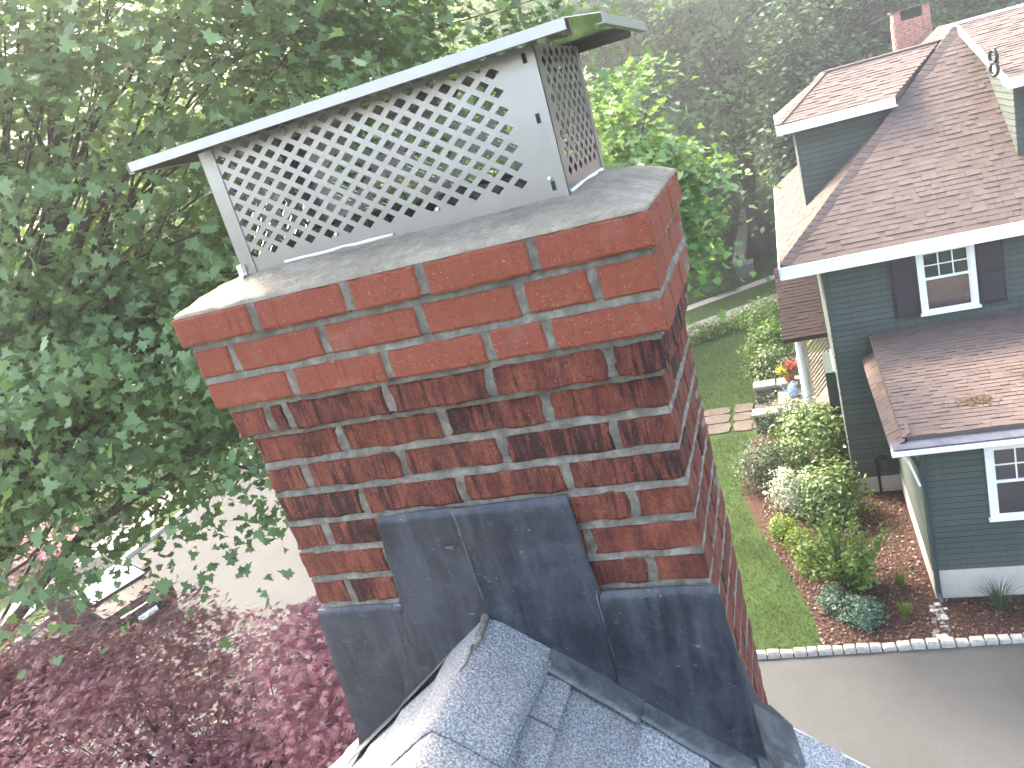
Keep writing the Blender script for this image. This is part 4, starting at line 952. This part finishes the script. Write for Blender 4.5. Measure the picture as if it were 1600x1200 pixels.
def tuft(c, h, n, lb, leaf='mid_leaf', spread=.5):
    t = thing('grass_tuft', lb, 'plant', (c[0], c[1], ZG), 'ornamental grass tufts in the bed'); b = MB()
    for i in range(n):
        a = U(0, 6.28); l = h*U(.6, 1.1); s = spread*U(.2, 1); d = V((math.cos(a), math.sin(a), 0)); w_ = V((-d.y, d.x, 0))*.006; p0 = d*.03; p1 = d*(.03+l*s*.45)+V((0, 0, l*.65)); p2 = d*(.03+l*s)+V((0, 0, l*(1-.25*s)))
        b.add([p0-w_, p0+w_, p1+w_*.8, p1-w_*.8, p2], [(0, 1, 2, 3), (3, 2, 4)])
    link('foliage', make_mesh('foliage', b.v, b.f, M[leaf]), t, (c[0], c[1], ZG))
    link('crown', make_mesh('crown', *(lambda q: (q.v, q.f))(MB().lathe([(.07, -.02), (.08, .03), (.03, .06)], (0, 0, 0), 8)), M['bark']), t, (c[0], c[1], ZG))
tuft((1.85, 12.0), .34, 130, 'upper of two small green grass tufts between airy bush and wing wall')
tuft((1.80, 11.15), .32, 120, 'lower of two small green grass tufts right of the blue-green mound')
tuft((3.22, 11.2), .62, 120, 'tall arching grey-green grass tuft below the wing window', 'grey_leaf', .7)
def splash():
    r = bpy.data.objects.new('splash_stones', None); COL.objects.link(r); r.location = (2.33, 11.0, ZG); WL[r.name] = V((2.33, 11.0, ZG)); tag(r, 'trail of loose pale stones from the downspout to the kerb', 'stones')
    for i in range(40):
        t = random.random(); x = 2.36-.10*t+U(-.12, .12); y = 11.45-.9*t; s = U(.025, .075); b = MB()
        bm = bmesh.new(); bmesh.ops.create_icosphere(bm, subdivisions=1, radius=1)
        for v in bm.verts: v.co *= U(.75, 1.15)
        me = bpy.data.meshes.new('pebble'); bm.to_mesh(me); bm.free(); me.materials.append(M[random.choice(['granite', 'capstone', 'stone'])]); o = link('pebble', me, r, (x, y, ZG+.03)); o.scale = (s, s*U(.7, 1), s*.55)
splash()
def stone_wall(label, x0, x1, y0, y1, h):
    r = thing('stone_wall', label, 'wall', ((x0+x1)/2, (y0+y1)/2, ZG)); box('rubble_core', (x0+.05, y0+.05, ZG-.1), (x1-.05, y1-.05, ZG+h-.02), M['mulch'], r)
    z = ZG-.03
    while z < ZG+h-.09:
        hh = U(.09, .15)
        for side in ('f', 'l'):
            a, e = (x0, x1) if side == 'f' else (y0, y1)
            while a < e:
                L = min(U(.12, .32), e-a+.02); b = MB(); g = .014; p = [(a+g, z+g), (a+L-g, z+g), (a+L-g, z+hh-g), (a+g, z+hh-g)]; d = U(0, .03)
                q = [(u+U(-.015, .015), w_+U(-.012, .012)) for u, w_ in p]
                if side == 'f': b.hexa([(u, y0+.1, w_) for u, w_ in p]+[(u*.96+.04*(a+L/2), y0-d, w_) for u, w_ in q])
                else: b.hexa([(x0+.1, u, w_) for u, w_ in p]+[(x0-d, u*.96+.04*(a+L/2), w_) for u, w_ in q])
                b.build('stone', M['stone'], r, bevel=.012); a += L
        z += hh
    a = x0-.06
    while a < x1:
        L = min(U(.5, .8), x1-a+.06); MB().hexa([(a+.01, y0-.07, ZG+h-.02), (a+L-.01, y0-.06, ZG+h-.02), (a+L-.01, y1+.06, ZG+h-.02), (a+.01, y1+.05, ZG+h-.02), (a+.02, y0-.06, ZG+h+.075+U(-.01, .01)), (a+L-.02, y0-.05, ZG+h+.08), (a+L-.02, y1+.04, ZG+h+.08), (a+.02, y1+.04, ZG+h+.075)]).build('capstone', M['capstone'], r, bevel=.02); a += L
stone_wall('low rubble stone wall with pale capstones on the far side of the porch steps', -.72, .55, 21.3, 21.72, .50)
stone_wall('low rubble stone wall with pale capstones on the near side of the porch steps', -.72, .25, 19.3, 19.68, .50)
box('porch_step', (-.3, 19.7, ZG), (.1, 21.3, ZG+.17), M['flag'], None)['kind'] = 'structure'
def flagpath():
    r = bpy.data.objects.new('flagstone_path', None); COL.objects.link(r); r.location = (-2.4, 20.1, ZG); WL[r.name] = V((-2.4, 20.1, ZG)); tag(r, None, None, kind='structure')
    x = -5.2
    while x < -.35:
        L = U(.55, .95); y = 19.55-.10*x*.0
        while y < 21.1:
            d = U(.45, .75); n = 7; cx, cy = x+L/2+U(-.04, .04), y+d/2
            n = 12; an = [2*math.pi*(i+.5)/n for i in range(n)]; poly = [(cx+math.cos(t)/(math.cos(t)**6+math.sin(t)**6)**(1/6)*L*.49*U(.88, 1.0), cy+math.sin(t)/(math.cos(t)**6+math.sin(t)**6)**(1/6)*d*.49*U(.88, 1.0)) for t in an]
            MB().slab([(px, py, ZG+.004) for px, py in poly], (0, 0, .03)).build('flagstone', M['flag'], r); y += d
        x += L
flagpath()
def pot():
    r = thing('flower_pot', 'terracotta pot of red and yellow flowers standing by the white column', 'flower pot', (.28, 21.4, ZG+.58)); c = (.28, 21.4, ZG+.58)
    MB().lathe([(.11, 0), (.16, .2), (.185, .2), (.185, .25), (.16, .25), (.15, .22)], c, 16).build('pot', M['terracotta'], r)
    for nm, mt, n, s, cc, sp in (('leaves', 'mid_leaf', 260, .07, (0, 0, .36), .12), ('red_blooms', 'red_flower', 170, .075, (.07, 0, .46), .09), ('yellow_blooms', 'yellow_flower', 120, .07, (-.16, -.05, .36), .075)):
        P = RNG.normal(size=(n, 3))*sp*[1, 1, .8]+np.array(cc); me, _ = cloud_mesh(nm, leaf_template('quad'), P, s*(.7+.6*RNG.random(n)), RNG.normal(size=(n, 3))*.7+[0, -.3, .8], RNG.random(n)*6.3, M[mt], RNG.random(n)); link(nm, me, r, c)
pot()
def can():
    c = (.33, 20.7, ZG+.40); r = thing('watering_can', 'light blue plastic watering can half hidden behind the white column', 'watering can', c)
    MB().lathe([(.13, 0), (.14, .03), (.12, .28), (.09, .33), (.06, .34)], c, 14).build('body', M['blue'], r, smooth=True)
    MB().tube([(c[0]-.12, c[1], c[2]+.1), (c[0]-.24, c[1], c[2]+.24), (c[0]-.30, c[1], c[2]+.36)], [.025, .018, .015], 8).build('spout', M['blue'], r); MB().torus((c[0]+.05, c[1], c[2]+.33), (0, 1, 0), .09, .014, 14, 6).build('handle', M['blue'], r)
can()
shrub('leafy_shrub', 'broad green shrub beside the lawn behind the flower pot', 'shrub', (-.15, 22.7), (.75, .7, .62), 'shrub_leaf', 'oval', .10, 90, 26)
shrub('leafy_shrub', 'bright green shrub at the lawn corner below the porch roof', 'shrub', (-.25, 25.2), (.85, .8, .55), 'mid_leaf', 'oval', .11, 90, 24)
shrub('leafy_shrub', 'green shrub in the border next to the garden walk near the house', 'shrub', (-.2, 28.0), (1.1, .8, .6), 'mid_leaf', 'oval', .11, 100, 24)
shrub('twiggy_shrub', 'grey twiggy flowering shrub in front of the white column', 'shrub', (.12, 19.0), (.75, .45, .62), 'grey_leaf', 'oval', .05, 90, 24, stems=20)
for i, (x, y, s, lb) in enumerate(((-2.9, 28.3, .45, 'leftmost of the perennial clumps beside the garden walk'), (-2.1, 28.9, .4, 'second of the perennial clumps from the chimney, beside the garden walk'), (-1.3, 29.2, .5, 'rightmost perennial clump beside the garden walk'))):
    shrub('perennial_clump', lb, 'plant', (x, y), (s*1.2, s, s*.7), 'mid_leaf', 'oval', .09, 40, 22, group='perennials along the garden walk')
shrub('round_shrub', 'small dark round shrub between the two upper walks', 'shrub', (-2.5, 34.9), (.75, .6, .55), 'shrub_leaf', 'oval', .10, 70, 24)
for x, y in ((-2.55, 35.6), (-2.0, 35.9)):
    MB().tube([(x, y, ZG), (x, y, ZG+.95), (x, y+.0, ZG+1.0)], [.025, .025, .04], 8).build('iron_post', M['black'])
    tag(bpy.data.objects[-1] if False else [o for o in COL.objects if o.name.startswith('iron_post')][-1], 'thin black iron post %s' % ('left of the steps, taller in view' if x < -2.3 else 'right of the steps by the dark round shrub'), 'post', 'iron posts by the garden steps')
def far_wall():
    r = thing('garden_wall', 'long low garden wall with pale concrete top running away into the woods', 'wall', (-1.65, 44, ZG)); box('masonry', (-1.85, 37.6, ZG-.2), (-1.45, 52, ZG+.62), M['stone'], r); box('coping', (-1.92, 37.5, ZG+.62), (-1.38, 52, ZG+.70), M['concrete'], r)
    box('end_pier', (-1.75, 37.0, ZG-.2), (-1.0, 37.6, ZG+.60), M['stone'], r, .03); box('coping', (-1.8, 36.95, ZG+.60), (-.95, 37.6, ZG+.68), M['capstone'], r)
far_wall()

# ================================================================= TREES
def trunk_mesh(b, path, r0, r1, n=9):
    k = len(path)-1; b.tube(path, [r0+(r1-r0)*(i/k)**.8 for i in range(k+1)], n)
def tree(name, label, base, h0, C, R, leaf, kind, size, nb, per, br, r0=.25, limbs=14, bark='bark', flat=.35, shell=.45, zmin=-.75, outw=.5, up=1.2, group=None, droop=.25, singles=0, B=None, twigs=60):
    t = thing(name, label, 'tree', base, group); C = np.array(C, float)
    if B is None: B = boughs(C, R, nb, shell, zmin)
    P, s, Nn, yw, tn = leaves_on(B, per, br, flat, size, up, C, outw, droop=droop)
    T = leaf_template(kind)
    if singles:
        vis = in_frame(P); dist = np.linalg.norm(P-np.array(CAM), axis=1)+np.where(vis, 0, 1e3); order = np.argsort(dist)[:singles]
        me1, _ = cloud_mesh('leaf', T, np.zeros((1, 3)), np.ones(1), np.array([[0, 0, 1.]]), np.array([0.]), M[leaf], np.array([0.]))
        for i in order:
            n_ = V(Nn[i]).normalized(); q = n_.to_track_quat('Z', 'Y') @ Matrix.Rotation(float(yw[i]), 3, 'Z').to_quaternion()
            o = link('leaf', me1, t, P[i]); o.rotation_mode = 'QUATERNION'; o.rotation_quaternion = q; o.scale = (s[i],)*3
        keep = np.ones(len(P), bool); keep[order] = False; P, s, Nn, yw, tn = P[keep], s[keep], Nn[keep], yw[keep], tn[keep]
    me, _ = cloud_mesh('crown', T, P-np.array(base), s, Nn, yw, M[leaf], tn); cr = link('crown', me, t, base)
    if singles: cr['kind'] = 'stuff'
    b = MB(); top = V((C[0], C[1], C[2]+R[2]*.35)); bs = V(base)-V((0, 0, .2)); p = branch_path(bs, top, .0, .04, 8); p = [V(q)-V(base) for q in p]; trunk_mesh(b, p, r0, r0*.25)
    tr = make_mesh('trunk', b.v, b.f, M[bark], True); to = link('trunk', tr, t, base)
    b = MB()
    far = sorted(range(len(B)), key=lambda i: random.random())[:limbs+twigs]
    for j, i in enumerate(far):
        q = V(B[i])-V(base); f = .35+.6*random.random(); k = min(7, int(f*8)); st = p[k]
        if q.z < st.z-1.0*0: st = p[max(2, k-2)]
        pp = branch_path(st, q, .06, .07, 6); rr = r0*(.34 if j < limbs else .12)*U(.7, 1.1); b.tube(pp, [rr*(1-.85*i2/6) for i2 in range(7)], 6 if j < limbs else 4)
    link('limbs', make_mesh('limbs', b.v, b.f, M[bark], True), t, base)
    return t
def copy_tree(o, loc, rz, sc, label, group):
    c = o.copy(); COL.objects.link(c); c.location = loc; c.rotation_euler.z = rz; c.scale = (sc, sc, sc*U(.92, 1.1)); c['label'] = label; c['group'] = group
    for ch in o.children: d = ch.copy(); COL.objects.link(d); d.parent = c
    return c
# the big maple to the left: long boughs reaching towards the chimney
mb = np.concatenate([boughs((-6.4, 7.6, 2.8), (5.2, 3.7, 4.6), 560, .42, -.9), boughs((-7.1, 5.8, -.8), (3.4, 2.6, 1.75), 170, .4, -.95), boughs((-2.9, 8.6, 2.2), (2.4, 2.4, 2.6), 90, .5, -.8),
     np.array([(-4.9, 5.4, -1.9), (-5.0, 5.3, -2.5), (-5.5, 5.9, -1.7), (-6.8, 5.9, -2.3)])])
mb = mb[~((mb[:, 2] < -1.25) & (mb[:, 0] > -5.8) & (np.arange(len(mb)) < len(mb)-4))]
tree('maple_tree', 'big green maple filling the upper left, drooping boughs of lobed leaves', (-13.2, 3.0, ZG), 3, (-6.6, 7.4, 1.5), (4.8, 3.8, 5), 'maple_leaf', 'maple', .122, 0, 88, .46, r0=.30, limbs=14, twigs=110, flat=.17, B=mb, singles=290, outw=.5, up=1.0)
tree('maple_tree', 'bright green young maple close behind the right side of the chimney', (-3.0, 15.4, ZG), 2, (-1.95, 14.6, -1.1), (1.6, 1.5, 2.3), 'bright_leaf', 'maple', .17, 150, 42, .36, r0=.12, limbs=20, flat=.3, shell=.45)
# red japanese maples below the chimney
rb = np.concatenate([boughs((-7.0, 3.5, -4.25), (2.4, 2.0, 1.45), 230, .6, -.3), boughs((-4.9, 3.4, -5.2), (1.6, 1.4, 1.0), 90, .6, -.3), boughs((-3.0, 3.8, -4.0), (.95, 1.1, 1.45), 100, .5, -.4), boughs((-8.8, 3.3, -3.5), (1.3, 1.2, .8), 60, .5, -.4)])
tree('japanese_maple', 'purple-red japanese maple with layered fine leaves below the chimney, lower left', (-5.2, 4.2, ZG), 1.5, (-5.2, 3.8, -4.9), (3.2, 2, 1.4), 'red_leaf', 'palm', .115, 0, 150, .34, r0=.13, limbs=24, flat=.14, B=rb, singles=290, outw=.25, droop=.45, up=1.7)
# woods behind
oak = tree('oak_tree', 'tall forked tree with dark trunk standing behind the far garden wall', (-.5, 40.5, ZG), 6, (-.8, 40.5, 2.6), (5.2, 4.5, 7.2), 'wood_leaf', 'quad', .27, 210, 110, .8, r0=.46, limbs=12, twigs=16, bark='farbark', shell=.6)
elm = tree('wood_tree', 'light green broad tree left of centre in the woods beyond the street', (-16, 34, ZG), 6, (-16, 34, 2.2), (5.5, 5, 8), 'wood_light', 'quad', .28, 240, 110, .85, r0=.36, limbs=12, twigs=16, bark='farbark', shell=.45, zmin=-.95)
hem = tree('hemlock_tree', 'dark hemlock behind the left eave of the green house', (2.3, 33, ZG), 3, (2.3, 33, -3), (1.7, 1.7, 6.2), 'hemlock', 'quad', .24, 200, 60, .55, r0=.25, limbs=24, bark='farbark', shell=.3, zmin=-.95, droop=.6)
G = 'trees of the woods behind the houses'
spots = [(oak, -7.5, 43, 1.05, 'wood tree just left of the forked trunk, above the bright young maple'), (elm, 4.5, 44, 1.0, 'pale tree over the left dormer of the green house'), (elm, 10.5, 46, 1.05, 'tree behind the small brick chimney of the green house'), (elm, 17, 50, 1.1, 'pale tree behind the right dormer ridge'),
   (oak, -13.5, 50, 1.25, 'tall wood tree seen over the chimney cap lid'), (elm, -5, 56, 1.3, 'far pale tree above the lid corner'), (oak, -24, 44, 1.2, 'dark tree behind the big maple, far left'), (elm, 11, 62, 1.4, 'farthest pale tree above the green house roof'), (elm, 3, 60, 1.3, 'far tree between forked trunk and dormer'),
   (oak, -33, 36, 1.15, 'wood tree beyond the street at the left edge'), (elm, -29, 54, 1.35, 'far pale tree glimpsed through the big maple'), (hem, 5.6, 38, 1.1, 'second dark hemlock, behind the dormer'), (hem, -3.8, 47, 1.2, 'dark hemlock left of the forked trunk'), (elm, 26, 56, 1.2, 'far right pale tree behind the house'), (elm, 22, 66, 1.4, 'far right tree at the picture edge, behind the others'), (elm, -18, 66, 1.5, 'far pale tree filling the gap above the cap'), (oak, -42, 50, 1.4, 'far dark tree at the left edge')]
for src, x, y, sc, lb in spots: copy_tree(src, (x, y, ZG), U(0, 6.28), sc, lb, G)
o = tag(link('far_woods', cloud_mesh('far_woods', leaf_template('quad'), *(lambda B: (lambda q: (q[0], q[1], q[2], q[3], M['wood_leaf'], q[4]))(leaves_on(B, 26, 2.0, .6, .75, .8)))(np.stack([RNG.uniform(-90, 60, 1500), RNG.uniform(72, 95, 1500), RNG.uniform(-8, 13, 1500)], 1)))[0]), 'mass of distant woods closing the view', 'woods', kind='stuff')

# ================================================================= STREET SIDE
def car():
    c = V((-17.8, 12.75, ZG)); r = thing('parked_car', 'dark car with a glaring windshield parked on the street under the maple', 'car', c)
    rz = math.radians(-20); Rm = Matrix.Translation(c) @ Matrix.Rotation(rz, 4, 'Z')
    def put(o):
        o.matrix_basis = Matrix.Translation(-c) @ Rm @ Matrix.Translation(WL[o.name]); return o
    L, Wd = 4.5, 1.78
    prof = [(-2.2, .35), (-2.25, .75), (-2.1, .92), (-1.55, .98), (-.95, 1.40), (.35, 1.42), (1.15, .98), (1.95, .86), (2.2, .72), (2.25, .38), (1.9, .22), (-1.9, .22)]
    b = MB(); n = len(prof); secs = [(-.89, .86, .0), (-.86, 1, .0), (-.62, 1, .0), (0, 1, .02), (.62, 1, 0), (.86, 1, 0), (.89, .86, 0)]
    for y, s, up in secs:
        for x, z in prof:
            ins = 1 if z < .95 else 1-.22*(z-.95)/.45; b.v.append(V((x*(.96 if abs(y) > .8 else 1), y*ins, z*s+(1-s)*.6+up)))
    for i in range(len(secs)-1):
        for k in range(n): b.f.append((i*n+k, i*n+(k+1) % n, (i+1)*n+(k+1) % n, (i+1)*n+k))
    b.f.append(tuple(range(n-1, -1, -1))); b.f.append(tuple((len(secs)-1)*n+k for k in range(n)))
    put(b.build('body', M['carpaint'], r, bevel=.03))
    put(MB().slab([(.42, -.60, 1.40), (1.12, -.74, 1.01), (1.12, .74, 1.01), (.42, .60, 1.40)], (.025, 0, .045)).build('windshield', M['glass'], r))
    for s in (1, -1):
        put(MB().slab([(-.9, s*.70, 1.36), (.32, s*.70, 1.36), (.95, s*.83, 1.0), (-1.35, s*.83, 1.0)], (0, s*.03, 0)).build('side_window', M['glass'], r))
        for x in (-1.38, 1.38):
            w_ = put(MB().tube([(x, s*.70, .32), (x, s*.92, .32)], .32, 18).build('wheel', M['rubber'], r)); 
            q = MB().tube([(x, s*.915, .32), (x, s*.93, .32)], .20, 14).build('rim', M['chrome'], w_); q.matrix_parent_inverse = Matrix(); q.location = WL[q.name]-WL[w_.name]
        put(MB().box((2.12, s*.5-.18, .62), (2.27, s*.5+.18, .76)).build('headlight', M['black'], r)); put(MB().box((.75, s*.9-.1, .95), (.95, s*.9+.1, 1.08)).build('mirror', M['carpaint'], r))
    put(MB().box((2.25, -.26, .42), (2.28, .26, .56)).build('licence_plate', M['plate'], r)); put(MB().box((2.18, -.45, .60), (2.26, .45, .76)).build('grille', M['black'], r))
car()
shrub('azalea_bush', 'pink and red flowering azalea across the street at the far left edge', 'shrub', (-24.3, 15.4), (1.7, 1.2, .8), 'pink_leaf', 'quad', .16, 90, 30)
for i, (x, y, s, lf, lb) in enumerate(((-24.2, 22.5, 1.2, 'lime_leaf', 'yellow-green bush beyond the sidewalk, just left of the chimney'), (-25.5, 27.5, 1.4, 'mid_leaf', 'bright bush beyond the sidewalk further up the street'), (-24.0, 18.8, .9, 'mid_leaf', 'low green bush by the sidewalk right of the pink azalea'), (-27, 20, 1.5, 'shrub_leaf', 'dark bush across the street seen through the maple'))):
    shrub('street_bush', lb, 'shrub', (x, y), (s, s, s*.8), lf, 'quad', .16, 70, 28, group='bushes across the street')
def far_house(x, y, wd, dp, h, mat, lb, rz=0):
    r = thing('street_house', lb, 'house', (x, y, ZG), 'houses across the street'); W = M['white']
    box('wall', (x-wd/2, y-dp/2, ZG), (x+wd/2, y+dp/2, ZG+h), M[mat], r); z = ZG+h; e = .4
    MB().add([(x-wd/2-e, y-dp/2-e, z), (x+wd/2+e, y-dp/2-e, z), (x+wd/2+e, y+dp/2+e, z), (x-wd/2-e, y+dp/2+e, z), (x, y-dp/2-e, z+wd*.36), (x, y+dp/2+e, z+wd*.36)], [(0, 4, 5, 3), (1, 2, 5, 4), (0, 1, 4), (2, 3, 5), (0, 3, 2, 1)]).build('roof', M['roofgrey'], r)
    for zz in (1.0, 3.6):
        if zz+1.4 > h: continue
        for yy in (-.3, 0, .3):
            q = y+yy*dp; f = box('window', (x+wd/2-.02, q-.5, ZG+zz), (x+wd/2+.05, q+.5, ZG+zz+1.4), W, r); box('pane', (x+wd/2+.05, q-.4, ZG+zz+.1), (x+wd/2+.06, q+.4, ZG+zz+1.3), M['glass'], f)
        for xx in (-.28, .28):
            q = x+xx*wd; f = box('window', (q-.5, y-dp/2-.05, ZG+zz), (q+.5, y-dp/2+.02, ZG+zz+1.4), W, r); box('pane', (q-.4, y-dp/2-.06, ZG+zz+.1), (q+.4, y-dp/2-.05, ZG+zz+1.3), M['glass'], f)
    d = box('door', (x+wd/2-.02, y-.9, ZG+.2), (x+wd/2+.05, y+.1, ZG+2.3), M['darkgreen'], r)
far_house(-34, 20, 8, 10, 5.2, 'wallgrey', 'pale grey house across the street glimpsed through the maple leaves'); far_house(-35, 37, 8, 10, 5.2, 'wallcream', 'cream house further up the street behind the maple')

# ================================================================= AIR
hz = bpy.data.materials.new('haze'); hz.use_nodes = True; hz.node_tree.nodes.clear()
ho = hz.node_tree.nodes.new('ShaderNodeOutputMaterial'); hv = hz.node_tree.nodes.new('ShaderNodeVolumePrincipled')
hv.inputs['Color'].default_value = (.93, .95, 1, 1); hv.inputs['Density'].default_value = .0042; hv.inputs['Anisotropy'].default_value = .8  # thin air haze, with extra scatter added as a veil of lens glare
hz.node_tree.links.new(hv.outputs[0], ho.inputs['Volume'])
tag(box('haze', (-112, -42, -9.8), (82, 132, 27), hz), 'pale haze in the air, thickened to stand in for lens glare', None, kind='stuff')
